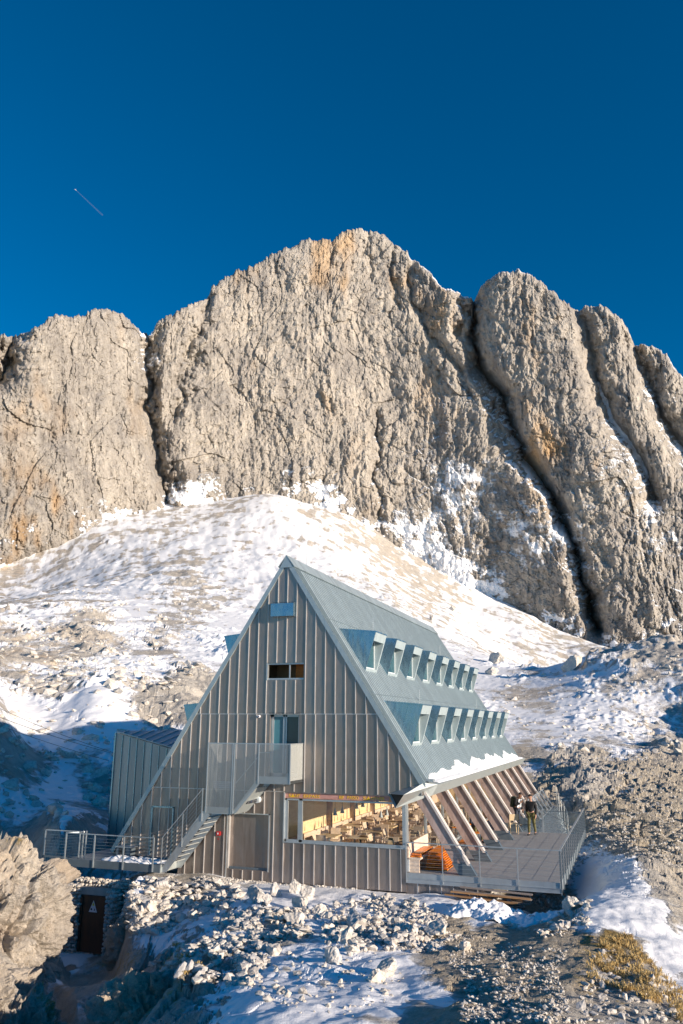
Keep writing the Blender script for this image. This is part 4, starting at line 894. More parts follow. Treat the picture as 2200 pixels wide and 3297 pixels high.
def lump(name, pts_fn, label=None, cat=None, kind=None, mat='snow'): ...
def snow_patch(name, cx, cy, rx, ry, h, zfn, n=46, seed=1, fr=3., label=None, edge=.25):
    us = np.linspace(-1, 1, n); X_, Y_ = np.meshgrid(us, us); x = cx+rx*X_; y = cy+ry*Y_
    rr_ = np.sqrt(X_**2+Y_**2)+edge*perlin2(x*1.1*fr/3, y*1.1*fr/3, seed)+.5*edge*perlin2(x*fr, y*fr, seed+1)
    dome = np.clip(1-rr_**2, -.2, 1)
    hh = h*np.sign(dome)*np.abs(dome)**.7*(1+.55*perlin2(x*fr, y*fr, seed+2)+.3*perlin2(x*fr*2.6, y*fr*2.6, seed+3))+h*.10*perlin2(x*fr*6, y*fr*6, seed+5)
    base = np.vectorize(zfn)(x, y); z = base+np.where(dome > 0, hh, -.25*h-.02)
    idx = np.arange(n*n).reshape(n, n); F = np.stack([idx[:-1, :-1], idx[:-1, 1:], idx[1:, 1:], idx[1:, :-1]], -1).reshape(-1, 4)
    o = link(name, grid_mesh(name, np.stack([x, y, z], -1).reshape(-1, 3), F, sm=True), M['snow']); tag(o, label, 'snow', None, 'stuff'); return o
snow_patch('platform_snow', -17.9, -.62, 1.5, .5, .13, lambda x, y: -.13, 50, 4, 4, 'drift of snow lying on the steel platform beside the dark box')
# snow ledge on the eave
def eave_snow(ya, yb, hmax, seed):
    n1, n2 = 160, 9; Y_ = np.linspace(ya, yb, n1)[:, None]; t = np.linspace(0, 1, n2)[None]
    up_ = .22+.22*perlin2(Y_*.5, Y_*0, seed)+.07*perlin2(Y_*1.7, Y_*0, seed+1)+.03*perlin2(Y_*5, Y_*0, seed+1); up_ = np.clip(up_, .03, 1)*hmax*np.sin(np.pi*np.clip((Y_-ya)/(yb-ya), 0, 1))**.35
    x0 = -6.56; run = up_*1.15
    x = x0-t*(.4+run); zb_ = np.where(x < -6.9, RZ-SL*(x-RX)+.06, 2.83+(x+6.56)*-.1); z = zb_+.13*np.sin(np.pi*np.clip(t*1.0, 0, 1))**.6*(1+.4*perlin2(Y_*5, t*6, seed+4))*(up_/hmax*2+.3)
    idx = np.arange(n1*n2).reshape(n1, n2); F = np.stack([idx[:-1, :-1], idx[:-1, 1:], idx[1:, 1:], idx[1:, :-1]], -1).reshape(-1, 4)
    o = link('eave_snow', grid_mesh('eave_snow', np.stack([x, Y_+0*t, z], -1).reshape(-1, 3), F, sm=True), M['snow']); tag(o, 'ragged strip of snow along the lower edge of the roof', 'snow', None, 'stuff')
eave_snow(.9, 25.0, .75, 3)
# ================================================================ STONES
def ico(sub):
    bm = bmesh.new(); bmesh.ops.create_icosphere(bm, subdivisions=sub, radius=1); v = np.array([p.co[:] for p in bm.verts]); f = np.array([[q.index for q in p.verts] for p in bm.faces]); bm.free(); return v, f
def rock_shape(sub, seed, cuts=9, rough=.06):
    rs = np.random.RandomState(seed); v, f = ico(sub); v = v.copy()
    for _ in range(cuts):       # planar breaks make it angular
        d = rs.randn(3); d /= np.linalg.norm(d); h = rs.uniform(.45, .85); k = v@d; over = np.maximum(k-h, 0); v -= over[:, None]*d
    if sub > 1:
        p = v*2.3+seed; v += v*(rough*(perlin2(p[:, 0]+p[:, 2]*.7, p[:, 1]-p[:, 2]*.5, seed % 7)+.6*perlin2(p[:, 0]*2.5, p[:, 1]*2.5+p[:, 2]*2, 3)))[:, None]*2
    return v*np.array([1, rs.uniform(.7, 1), rs.uniform(.6, .9)]), f
PRO = [rock_shape(1, s, 8) for s in range(14)]
ROCKM = [None]
def rock_mat(name, c0, c1, c2):
    m, n, b = new_mat(name); t = noise_n(n, 7, 6, .65, vscale(n, (1, 1, 1))); t2 = noise_n(n, .9, 2, .5, vscale(n, (1, 1, 1)))
    r = ramp(n, t.outputs[0], [(.3, c0), (.5, c1), (.72, c2)]); s_ = ramp(n, t2.outputs[0], [(.35, (.8, .8, .82)), (.65, (1.05, 1.0, .94))])
    n.links.new(mixc(n, 1.0, r.outputs[0], s_.outputs[0], 'MULTIPLY'), b.inputs['Base Color']); b.inputs['Roughness'].default_value = .95; b.inputs['Specular IOR Level'].default_value = .2
    bump_n(n, b, t.outputs[0], .8, .05); return m
M['stone'] = rock_mat('limestone', (.42, .39, .35), (.64, .61, .56), (.78, .76, .71))
def rubble(name, zones, seed, label, wgt=None):
    rs = np.random.RandomState(seed); VV = []; FF = []; nv = 0
    for (poly, cnt, s0, s1, sink) in zones:
        us = [p[0] for p in poly]; vs_ = [p[1] for p in poly]; done = 0; tries = 0
        while done < cnt and tries < cnt*12:
            tries += 1; u = rs.uniform(min(us), max(us)); v = rs.uniform(min(vs_), max(vs_)); ins = False; j = len(poly)-1
            for i in range(len(poly)):
                xi, yi = poly[i]; xj, yj = poly[j]
                if ((yi > v) != (yj > v)) and (u < (xj-xi)*(v-yi)/(yj-yi)+xi): ins = not ins
                j = i
            if not ins: continue
            if float(perlin2(np.array([u/70.]), np.array([v/34.]), seed)[0])+rs.uniform(-.35, .5) < 0: continue
            P = ground_at(u, v)
            if P[1] > -.05 and -19.5 < P[0] < -7.4 and P[1] < 26: continue
            if P[2] > -.5 and -7.6 < P[0] < -2.5 and 0 < P[1] < 12: continue
            s_ = s0*(s1/s0)**(rs.rand()**2.2)
            w, f = PRO[rs.randint(len(PRO))]; q = w*s_*(np.array([rs.uniform(.8, 1.3), rs.uniform(.8, 1.1), rs.uniform(.7, 1.1)]) if rs.rand() > .35 else np.array([rs.uniform(1.1, 1.7), rs.uniform(.7, 1.1), rs.uniform(.3, .5)]))
            a, b_ = rs.uniform(0, 6.28), rs.uniform(-.7, .7)
            q = q@np.array([[math.cos(a), math.sin(a), 0], [-math.sin(a), math.cos(a), 0], [0, 0, 1]]).T
            q = q@np.array([[1, 0, 0], [0, math.cos(b_), -math.sin(b_)], [0, math.sin(b_), math.cos(b_)]]).T
            VV.append(q+P+np.array([0, 0, s_*(.55-sink)])); FF.append(f+nv); nv += len(q); done += 1
    o = link(name, grid_mesh(name, np.concatenate(VV), np.concatenate(FF)), M['stone']); tag(o, label, 'stones', None, 'stuff'); return o
rubble('rubble', [
 ([(700, 2940), (860, 2930), (1000, 2925), (1130, 2905), (1220, 2885), (1330, 2900), (1440, 2960), (1430, 3000), (1330, 3060), (1150, 3070), (1000, 3030), (850, 3060), (740, 3040), (690, 3000)], 1500, .035, .17, .15),
 ([(1120, 2900), (1330, 2895), (1430, 2970), (1330, 3050), (1130, 3030)], 900, .03, .13, .15),
 ([(700, 2950), (800, 2945), (880, 3030), (870, 3110), (800, 3130), (640, 3060)], 900, .03, .14, .15),
 ([(540, 2822), (800, 2832), (1100, 2852), (1300, 2872), (1300, 2880), (1100, 2862), (800, 2845), (540, 2838)], 700, .025, .07, .1),
 ([(380, 2850), (560, 2838), (760, 2850), (800, 2900), (640, 2960), (500, 3020), (430, 3000)], 650, .05, .26, .2),
 ([(345, 2860), (450, 2850), (460, 3010), (350, 3050)], 260, .07, .26, .25), ([(185, 2830), (262, 2840), (262, 3040), (190, 3040)], 90, .06, .22, .25)], 11, 'pale angular limestone rubble below the metal facade')
rubble('scree', [
 ([(1560, 2870), (1800, 2870), (1900, 2900), (1890, 2990), (1780, 3030), (1640, 2990)], 700, .025, .14, .2),
 ([(1420, 3000), (1560, 3020), (1700, 3050), (1830, 3060), (1800, 3150), (1850, 3297), (1480, 3297), (1500, 3150), (1400, 3060)], 2200, .012, .055, .25),
 ([(1330, 3000), (1480, 3010), (1450, 3060), (1330, 3070)], 300, .03, .09, .15),
 ([(700, 3080), (1300, 3060), (1300, 3200), (1100, 3297), (860, 3250)], 160, .03, .13, .3),
 ([(1820, 2700), (1900, 2640), (2200, 2600), (2200, 2800), (2050, 2760), (1900, 2760), (1840, 2860)], 1800, .02, .11, .35),
 ([(1650, 2440), (1900, 2420), (2200, 2440), (2200, 2620), (1900, 2650), (1840, 2600)], 1500, .03, .13, .45),
 ([(1930, 3030), (2020, 3090), (2200, 3220), (2200, 3297), (1850, 3297)], 200, .03, .12, .3),
 ([(560, 3040), (700, 3050), (850, 3110), (830, 3180), (600, 3180), (480, 3110)], 500, .04, .2, .3)], 12, 'loose pale scree and gravel round the path and the terrace')
rubble('distant_rocks', [
 ([(0, 1950), (350, 1920), (650, 2000), (680, 2150), (600, 2230), (0, 2240)], 380, .25, 1.0, .5),
 ([(200, 1900), (560, 1840), (760, 1900), (700, 2000), (300, 2000)], 110, .3, .9, .5),
 ([(1380, 1900), (1700, 1990), (1990, 2110), (2200, 2100), (2200, 2430), (1700, 2420), (1560, 2250), (1450, 2080)], 380, .2, .7, .5),
 ([(0, 2290), (600, 2250), (600, 2440), (250, 2640), (0, 2640)], 260, .15, .8, .4)], 13, 'grey rocks scattered over the far snowy slopes')
BOULD = [(828, 2895, .34, 'squarish boulder at the left end of the row of blocks below the shutter door'), (862, 2912, .30, 'brownish boulder half under the pale ones in the block row'), (890, 2888, .30, 'tall pale boulder in the middle of the block row'),
 (950, 2875, .30, 'upright grey boulder near the right end of the block row'), (992, 2893, .38, 'broad cream boulder at the right end of the block row'), (968, 2928, .36, 'rounded grey boulder in front of the cream one'),
 (946, 2972, .32, 'clean pale boulder lying alone on the snow'), (1030, 2945, .26, 'narrow leaning stone beside the snowy hollow'), (1140, 2990, .45, 'large hollowed boulder at the lower left edge of the rubble'),
 (1113, 3035, .26, 'standing pale stone on the lower snow'), (1073, 3102, .28, 'speckled boulder in the shaded lower snow'), (1238, 3140, .30, 'lone white boulder near the bottom with a dark one beside it'), (1212, 3160, .26, 'dark boulder tucked against the lone white boulder'),
 (1412, 3012, .46, 'long white slab at the right edge of the rubble'), (880, 3078, .24, 'pale pointed stone where rubble meets lower snow'), (1800, 2878, .40, 'tilted slab just below the terrace corner'), (1838, 2932, .30, 'ochre boulder in the earth bank right of the snow heap'),
 (520, 2862, .34, 'big white block under the foot of the stairs'), (480, 2935, .32, 'pointed block beside the cellar wall'), (1500, 3060, .16, 'small pale stone at the left edge of the path'),
 (1458, 1968, 2.2, 'round rock on the snow beyond the far end of the roof'), (1597, 2136, 3.0, 'largest boulder on the right-hand snowfield'), (1850, 2155, 2.4, 'dark boulder on the snowfield towards the right edge'), (1584, 2172, 1.6, 'low boulder on the snow just below the largest one'), (1390, 1995, 1.8, 'small rock on the snow nearest the ridge')]
for i, (u, v, s_, lab) in enumerate(BOULD):
    P = ground_at(u, v); w, f = rock_shape(4, 60+i, 12, .07)
    if 'slab' in lab: w = w*np.array([1.5, .8, .55])
    if 'tall' in lab or 'upright' in lab or 'standing' in lab: w = w*np.array([.8, .8, 1.35])
    me = grid_mesh('boulder', w*s_, f); o = link('boulder', me, M['stone']); o.location = P+np.array([0, 0, s_*.35]); o.rotation_euler = (random.uniform(-.3, .3), random.uniform(-.3, .3), random.uniform(0, 6))
    tag(o, lab, 'boulder', 'single limestone boulders')
# bare rock outcrops of the foreground, solid bodies with facets and joints
def n3(p, f, s): return (perlin2(p[:, 0]*f, p[:, 1]*f, s)+perlin2(p[:, 1]*f+5, p[:, 2]*f, s+1)+perlin2(p[:, 2]*f, p[:, 0]*f+9, s+2))*.6
def outcrop(c, rad, seed, label, sub=7, rot=0):
    rs = np.random.RandomState(seed); v, f = ico(sub); v = v.copy()
    for _ in range(7):
        d = rs.randn(3); d /= np.linalg.norm(d); h = rs.uniform(.7, .93); v -= np.maximum(v@d-h, 0)[:, None]*d*.8
    P = v*np.array(rad); nrm = v/np.array(rad); nrm /= np.linalg.norm(nrm, axis=1)[:, None]
    P = P@np.array([[math.cos(rot), math.sin(rot), 0], [-math.sin(rot), math.cos(rot), 0], [0, 0, 1]])
    disp = .32*n3(P, .55, seed)+.16*n3(P, 1.3, seed+2)
    for (dens, amp) in (((55, .22), (260, .13), (1100, .06), (3600, .03)) if sub > 6 else ((55, .20), (260, .12), (1100, .05))):        # blocky facets
        S_ = rs.randn(dens, 3); S_ /= np.linalg.norm(S_, axis=1)[:, None]; S_ = S_*rs.uniform(.9, 1.1, (dens, 1)); off = rs.uniform(-1, 1, dens); tl = rs.randn(dens, 3)*.9
        vv = v/np.linalg.norm(v, axis=1)[:, None]+.04*np.stack([perlin2(v[:, 0]*5, v[:, 1]*5, 1), perlin2(v[:, 1]*5, v[:, 2]*5, 2), perlin2(v[:, 2]*5, v[:, 0]*5, 3)], 1)
        D2 = np.empty(len(v)); I = np.empty(len(v), int); E2 = np.empty(len(v))
        for a in range(0, len(v), 4000):
            dd = ((vv[a:a+4000, None]-S_[None])**2).sum(2); o_ = np.partition(dd, 1, axis=1)[:, :2]; I[a:a+4000] = dd.argmin(1); E2[a:a+4000] = np.sqrt(o_[:, 1])-np.sqrt(o_[:, 0])
        sz = 2.0/math.sqrt(dens); disp += amp*(off[I]*.6+((vv-S_[I])*tl[I]).sum(1)/sz*.9-.5*smooth(.13*sz, 0, E2))
    disp += .035*n3(P, 5, seed+4)+.02*n3(P, 11, seed+6)
    P = P+nrm*disp[:, None]*min(1, max(rad)/2.2)+np.array(c)
    up = nrm[:, 2]; sn = .1+.5*smooth(.5, .95, up)*.0+.45*n3(P, .8, 31)*smooth(.3, .9, up); gr = .05+.55*n3(P, 1.1, 35)*smooth(.2, .8, up)
    mask = np.stack([sn, gr, sn*0-1, .12+.3*np.clip(n3(P, .7, 38), 0, 1)], -1)
    o = link('rock_outcrop', grid_mesh('rock_outcrop', P, f, mask), M['terrain']); tag(o, label, 'rock outcrop'); return o
def up_at(u, D, z): a, _ = azel(u, 2331); return (CAMP[0]+D*math.sin(float(a)), CAMP[1]+D*math.cos(float(a)), z)
outcrop(up_at(-30, 28.3, -1.35), (2.9, 2.6, 2.75), 3, 'big pale sunlit rock outcrop at the left end of the gangway')
outcrop(up_at(-120, 24.0, -2.6), (2.6, 2.2, 2.3), 9, 'lower cream rock hump in front of the big left outcrop')
outcrop(up_at(70, 22.3, -3.0), (1.9, 1.7, 1.6), 17, 'lowest pale hump at the bottom left, half in shadow', 7, .8)
outcrop(up_at(-90, 19.5, -3.0), (1.9, 1.6, 1.9), 19, 'pale rock at the very corner of the ground, bottom left', 6, .2)
outcrop(up_at(452, 29.6, -2.3), (.6, .8, 1.0), 27, 'dark rock shoulder just right of the cellar door wall', 6, .4)
outcrop(up_at(335, 24.6, -3.5), (1.3, 1.0, 1.0), 29, 'shaded snow-streaked rock in the hollow below the cellar door', 6, .4)
outcrop(up_at(520, 20.3, -1.75), (1.25, 1.0, 1.15), 14, 'broken mossy crag in the lower left, nearest the cellar door', 6, .5)
outcrop(up_at(700, 18.6, -1.75), (1.15, .85, 1.05), 22, 'broken mossy crag between the lower left hollow and the lower snow', 6, .2)
# masonry round the cellar door
def masonry(name, boxes, label, seed, s0=.13):
    rs = np.random.RandomState(seed); VV = []; FF = []; nv = 0
    for (a, b) in boxes:
        a = np.array(a, float); b = np.array(b, float); d = b-a; z = a[2]
        while z < b[2]:
            hh = s0*rs.uniform(.75, 1.25); x = a[0]
            while x < b[0]:
                y = a[1]; ww = s0*rs.uniform(.8, 1.7)
                while y < b[1]:
                    dd = s0*rs.uniform(.9, 1.5); w, f = PRO[rs.randint(14)]
                    q = w*np.array([ww*.66, dd*.66, hh*.72])+np.array([x+ww/2, y+dd/2, z+hh/2])+rs.randn(3)*.012
                    VV.append(q); FF.append(f+nv); nv += len(q); y += dd*1.02
                x += ww
            z += hh
    o = link(name, grid_mesh(name, np.concatenate(VV), np.concatenate(FF)), M['stone']); tag(o, label, 'wall'); return o
masonry('stone_wall', [((-20.35, -1.35, -3.3), (-19.78, -1.0, -1.0)), ((-18.46, -1.5, -3.3), (-18.12, -1.0, -1.15)), ((-18.2, -1.9, -3.1), (-17.95, -1.2, -1.2)), ((-20.1, -1.15, -1.12), (-17.6, -.72, -.82)), ((-21.2, -1.35, -3.3), (-20.35, -1.15, -2.0))], 'rough wall of pale stones round the rusty cellar door', 5)
dr = empty('iron_door', (-19.1, -1.1, -3.1), 'dark rusty iron door with a white warning triangle in the stone wall', 'door')
MB().box((-19.62, -1.16, -3.2), (-18.60, -1.12, -1.36)).build('leaf', M['rust'], dr)
q_ = MB(); q_.box((-19.72, -1.19, -3.2), (-19.62, -1.05, -1.30)); q_.box((-18.60, -1.19, -3.2), (-18.50, -1.05, -1.30)); q_.box((-19.62, -1.19, -1.36), (-18.60, -1.05, -1.30)); q_.build('door_frame', M['rust'], dr)
MB().box((-19.85, -1.17, -1.29), (-18.3, -.9, -1.02)).build('lintel', M['concrete'], dr)
sg = MB().prism([(-19.34, -1.168, -1.86), (-18.98, -1.168, -1.86), (-19.16, -1.168, -1.46)], (0, .006, 0)).build('warning_sign', M['signwhite'], dr)
MB().prism([(-19.215, -1.172, -1.64), (-19.105, -1.172, -1.64), (-19.16, -1.172, -1.51)], (0, .004, 0)).build('yellow_triangle', M['signyellow'], sg)
q_ = MB(); q_.box((-19.163, -1.176, -1.60), (-19.157, -1.173, -1.56)); q_.box((-19.163, -1.176, -1.625), (-19.157, -1.173, -1.612)); q_.tube((-19.23, -1.171, -1.76), (-19.23, -1.174, -1.76), .035, 14); q_.prism([(-19.12, -1.174, -1.80), (-19.07, -1.174, -1.80), (-19.085, -1.174, -1.71)], (0, .003, 0)); q_.build('pictograms', M['black'], sg)
# ================================================================ PLANKS AND SNOW HEAP
def gzr(x, y): return gz(x, y)
random.seed(5)
levels = [(-.88, 2.1, -5.9, 'plank'), (-.86, 2.2, -5.7, 'plank'), (-.76, 2.4, -5.9, 'plank'), (-.74, 1.9, -6.0, 'plank'), (-.64, 2.3, -6.0, 'plank'), (-.62, 2.1, -5.8, 'plank'), (-.55, 2.4, -5.85, 'plank'), (-.53, 2.0, -5.7, 'plank'),
 (-.46, 2.3, -6.1, 'plank2'), (-.45, 1.6, -5.3, 'plank2'), (-.42, 1.5, -4.9, 'plank'), (-.37, 2.35, -5.85, 'plank'), (-.36, 2.5, -5.9, 'plank2'), (-.30, 2.3, -5.7, 'plank')]
for i, (z, L_, x0, mt) in enumerate(levels):
    y = -.75+.16*((i*7) % 4)-.1; dz = -.04*L_/2; q_ = MB(); q_.bar((x0, y+random.uniform(-.03, .03), z+.03), (x0+L_, y+random.uniform(-.1, .1), z-.05+random.uniform(-.02, .02)), .15, .035)
    o = q_.build('plank', M[mt]); tag(o, ['grey weathered plank in the heap under the terrace edge', 'brown weathered plank in the heap under the terrace edge'][mt == 'plank2'], 'plank', 'planks heaped under the terrace edge')
for (x, y, z) in ((-5.6, -.75, -.68), (-4.6, -.7, -.70), (-5.5, -.7, -.5), (-4.15, -.6, -.54), (-5.9, -.7, -.94), (-4.3, -.7, -.94)):
    o = MB().box((x, y-.12, z), (x+.11, y+.3, z+.09)).build('timber_block', M['plank']); tag(o, 'short timber block spacing the planks of the heap', 'block', 'spacer blocks in the plank heap')
snow_patch('snow_heap', -4.2, -3.0, 1.4, 1.3, .30, gz, 90, 8, 2.4, 'lumpy heap of shovelled snow in front of the planks', .3)
snow_patch('snow_heap', -3.15, -2.8, .95, 1.6, .22, gz, 60, 14, 2.4, 'flatter lobe of shovelled snow with a loose plank on it', .25)
a_ = ground_at(1682, 2940); b_ = ground_at(1712, 2985)
lp = MB().bar((-3.50, -2.1, gz(-3.5, -2.1)+.30), (-3.05, -3.4, gz(-3.05, -3.4)+.25), .13, .03).build('loose_plank', M['plank']); tag(lp, 'single plank lying on the shovelled snow', 'plank')
# ================================================================ TERRACE FURNITURE
bn_ = empty('corner_bench', (-7.4, 1.5, 0), 'larch corner bench built against the first bay of the glass wall', 'bench')
MB().box((-7.58, .06, .44), (-7.52, 2.92, .90)).build('backrest', M['bench'], bn_)
MB().box((-7.52, .06, .40), (-7.12, 2.92, .46)).build('seat', M['bench'], bn_)
for y in (.08, 1.5, 2.8): MB().box((-7.5, y, 0), (-7.16, y+.06, .40)).build('leg', M['bench'], bn_)
MB().box((-7.57, .05, .02), (-7.5, .1, .40)).build('end_panel', M['white'], bn_)
for k in range(9):
    z = .03+.066*k; y0 = .62+.025*(k % 2); t = empty('folded_table', (-6.7, 1.5, z), 'orange beer-garden table top, folded, in the stack on the terrace', 'folded table', 'orange folded tables stacked on the terrace')
    MB().box((-7.08+.012*k, y0, z), (-6.32-.02*k, y0+2.0-.05*k, z+.032)).build('table_top', M['orange'], t)
    q_ = MB(); q_.box((-7.0, y0+.12, z-.022), (-6.4-.02*k, y0+.15, z)); q_.box((-7.0, y0+1.7, z-.022), (-6.4-.02*k, y0+1.73, z)); q_.build('folded_legs', M['steeldark'], t)
for k in range(2):
    t = empty('folded_bench', (-7.3, 1.2, .46+.06*k), ['orange folded bench lying on the larch seat', 'upper orange folded bench on the larch seat'][k], 'folded bench')
    MB().box((-7.48, .2+.1*k, .465+.06*k), (-7.16, 2.2, .50+.06*k)).build('seat_board', M['orange'], t)
    MB().box((-7.42, .4, .50+.06*k), (-7.2, .44, .52+.06*k)).build('folded_legs', M['steeldark'], t)
def beer_table(x, y, L_, h, label, w=.5, rz=0):
    t = empty('beer_table', (x, y, 0), label, 'table')
    MB().box((x-w/2, y-L_/2, h-.03), (x+w/2, y+L_/2, h)).build('table_top', M['orange'], t)
    for yy in (y-L_/2+.25, y+L_/2-.25):
        q_ = MB(); q_.bar((x-w/2+.06, yy, 0), (x-w/2+.06, yy, h-.03), .025, .025, (0, 1, 0)); q_.bar((x+w/2-.06, yy, 0), (x+w/2-.06, yy, h-.03), .025, .025, (0, 1, 0)); q_.bar((x-w/2+.06, yy, .08), (x+w/2-.06, yy, h-.2), .015, .015, (0, 1, 0)); q_.build('leg_frame', M['steeldark'], t)
beer_table(-6.35, 4.1, 1.5, .58, 'low orange folding bench standing between the second and third beam', .32)
beer_table(-7.05, 7.3, 2.0, .76, 'orange folding table beside the seated person')
beer_table(-6.55, 8.3, 1.9, .46, 'orange folding bench the seated person sits on', .28)
def chair_parts(t, x, y, rz, mat, seat=.45, back=.86, w=.42):
    Rz = Matrix.Translation((x, y, 0)) @ Matrix.Rotation(rz, 4, 'Z')
    def put(mb, nm): 
        mb.v = [tuple(Rz @ Vector(p)) for p in mb.v]; mb.build(nm, mat, t)
    put(MB().box((-w/2, -w/2, seat-.03), (w/2, w/2, seat)), 'seat')
    put(MB().hexa([(-w/2, w/2-.02, seat+.13), (w/2, w/2-.02, seat+.13), (w/2, w/2+.02, seat+.13), (-w/2, w/2+.02, seat+.13), (-w/2, w/2+.05, back), (w/2, w/2+.05, back), (w/2, w/2+.08, back), (-w/2, w/2+.08, back)]), 'backrest')
    for sx in (-1, 1):
        put(MB().bar((sx*(w/2-.03), -w/2+.04, 0), (sx*(w/2-.05), -w/2+.06, seat-.03), .03, .03), 'leg')
        put(MB().bar((sx*(w/2-.03), w/2+.06, 0), (sx*(w/2-.02), w/2+.0, seat+.16), .03, .03), 'leg')
t = empty('wooden_chair', (-5.75, 11.9, 0), 'pale wooden chair beside the fourth raking beam behind the walking people', 'chair'); chair_parts(t, -5.55, 11.55, R(200), M['lightwood'])
# ================================================================ DINING ROOM FURNITURE
def dtable(x, y):
    t = empty('dining_table', (x, y, 0), 'wooden dining table in the sunlit room behind the big window', 'table', 'dining tables behind the big window')
    MB().box((x-.38, y-.38, .72), (x+.38, y+.38, .76)).build('table_top', M['lightwood'], t)
    MB().tube((x, y, .03), (x, y, .72), .04, 8).build('pedestal', M['steeldark'], t)
    MB().box((x-.24, y-.24, .02), (x+.24, y+.24, .045)).build('base', M['steeldark'], t)
    return t
def dchair(x, y, rz):
    t = empty('dining_chair', (x, y, 0), 'light wooden chair at a table behind the big window', 'chair', 'dining chairs behind the big window'); chair_parts(t, 0+x, y, rz, M['bench'], w=.38)
    return t
T0 = dtable(-11.2, 2.2); C0 = {}
def place(src, x, y, rz=0):
    c = copy_tree(src); c.location = (x, y, 0); c.rotation_euler = (0, 0, rz); return c
ch0 = dchair(-11.2, 1.55, R(180))
first = True
for iy in range(9):
    for ix, x in enumerate((-11.35, -9.95, -8.55)):
        y = 2.2+1.75*iy
        if not (ix == 0 and iy == 0): place(T0, x, y)
        for (dx, dy, rz) in ((0, -.62, R(180)), (0, .62, 0), (.62, 0, R(-90))):
            if random.random() < .3: continue
            if ix == 0 and iy == 0 and dy < 0: continue
            place(ch0, x+dx+random.uniform(-.05, .05), y+dy, rz+random.uniform(-.2, .2))
tb = empty('table_basket', (-8.3, .75, .76), 'square wooden condiment box on the counter just inside the window', 'box')
MB().box((-8.42, .62, .74), (-8.24, .80, .90)).build('body', M['lightwood'], tb)
for k in range(3): MB().box((-8.41+.055*k, .66, .90), (-8.37+.055*k, .74, .97)).build('cards', M['green'], tb)
ct = empty('window_counter', (-8.4, .7, 0), 'narrow wooden counter inside the right end of the big window', 'table')
MB().box((-9.3, .35, .70), (-7.75, 1.15, .74)).build('counter_top', M['lightwood'], ct)
for x in (-9.2, -7.85): MB().box((x, .7, .02), (x+.05, .75, .70)).build('leg', M['lightwood'], ct)
def lamp(x, y, z):
    t = empty('pendant_lamp', (x, y, z), 'cone-shaped metal pendant lamp hanging over the dining tables', 'lamp', 'pendant lamps of the dining room')
    MB().tube((x, y, z), (x, y, z+.24), .085, 12, .015).build('lamp_shade', M['steel'], t); MB().tube((x, y, z+.24), (x, y, 2.5), .006, 5).build('cord', M['black'], t)
    return t
l0 = lamp(-10.5, .9, 1.62)
for (x, y) in ((-10.5, 1.7), (-10.5, 3.4), (-10.5, 4.2), (-9.2, 2.4), (-9.2, 3.2), (-10.5, 6.2), (-9.2, 5.6), (-10.5, 8.6), (-9.2, 8.2)):
    c = copy_tree(l0); c.location = (x, y, 1.62 if x < -10 else 1.45)
# ================================================================ PEOPLE
def skin_mesh(J, E_, name, sub=2):
    """J name -> (pos, radius); one continuous surface grown on the skeleton"""
    names = list(J); me = bpy.data.meshes.new(name); me.from_pydata([J[k][0] for k in names], [(names.index(a), names.index(b)) for a, b in E_], [])
    o = bpy.data.objects.new('tmp', me); COL.objects.link(o); o.modifiers.new('skin', 'SKIN'); sb = o.modifiers.new('sub', 'SUBSURF'); sb.levels = sub; sb.render_levels = sub
    if not me.skin_vertices: return None
    for i, k in enumerate(names): 
        r_ = J[k][1]; me.skin_vertices[0].data[i].radius = r_ if isinstance(r_, tuple) else (r_, r_); me.skin_vertices[0].data[i].use_root = (i == 0)
    bpy.context.view_layer.update(); dg = bpy.context.evaluated_depsgraph_get(); out = bpy.data.meshes.new_from_object(o.evaluated_get(dg)); bpy.data.objects.remove(o); out.shade_smooth(); return out
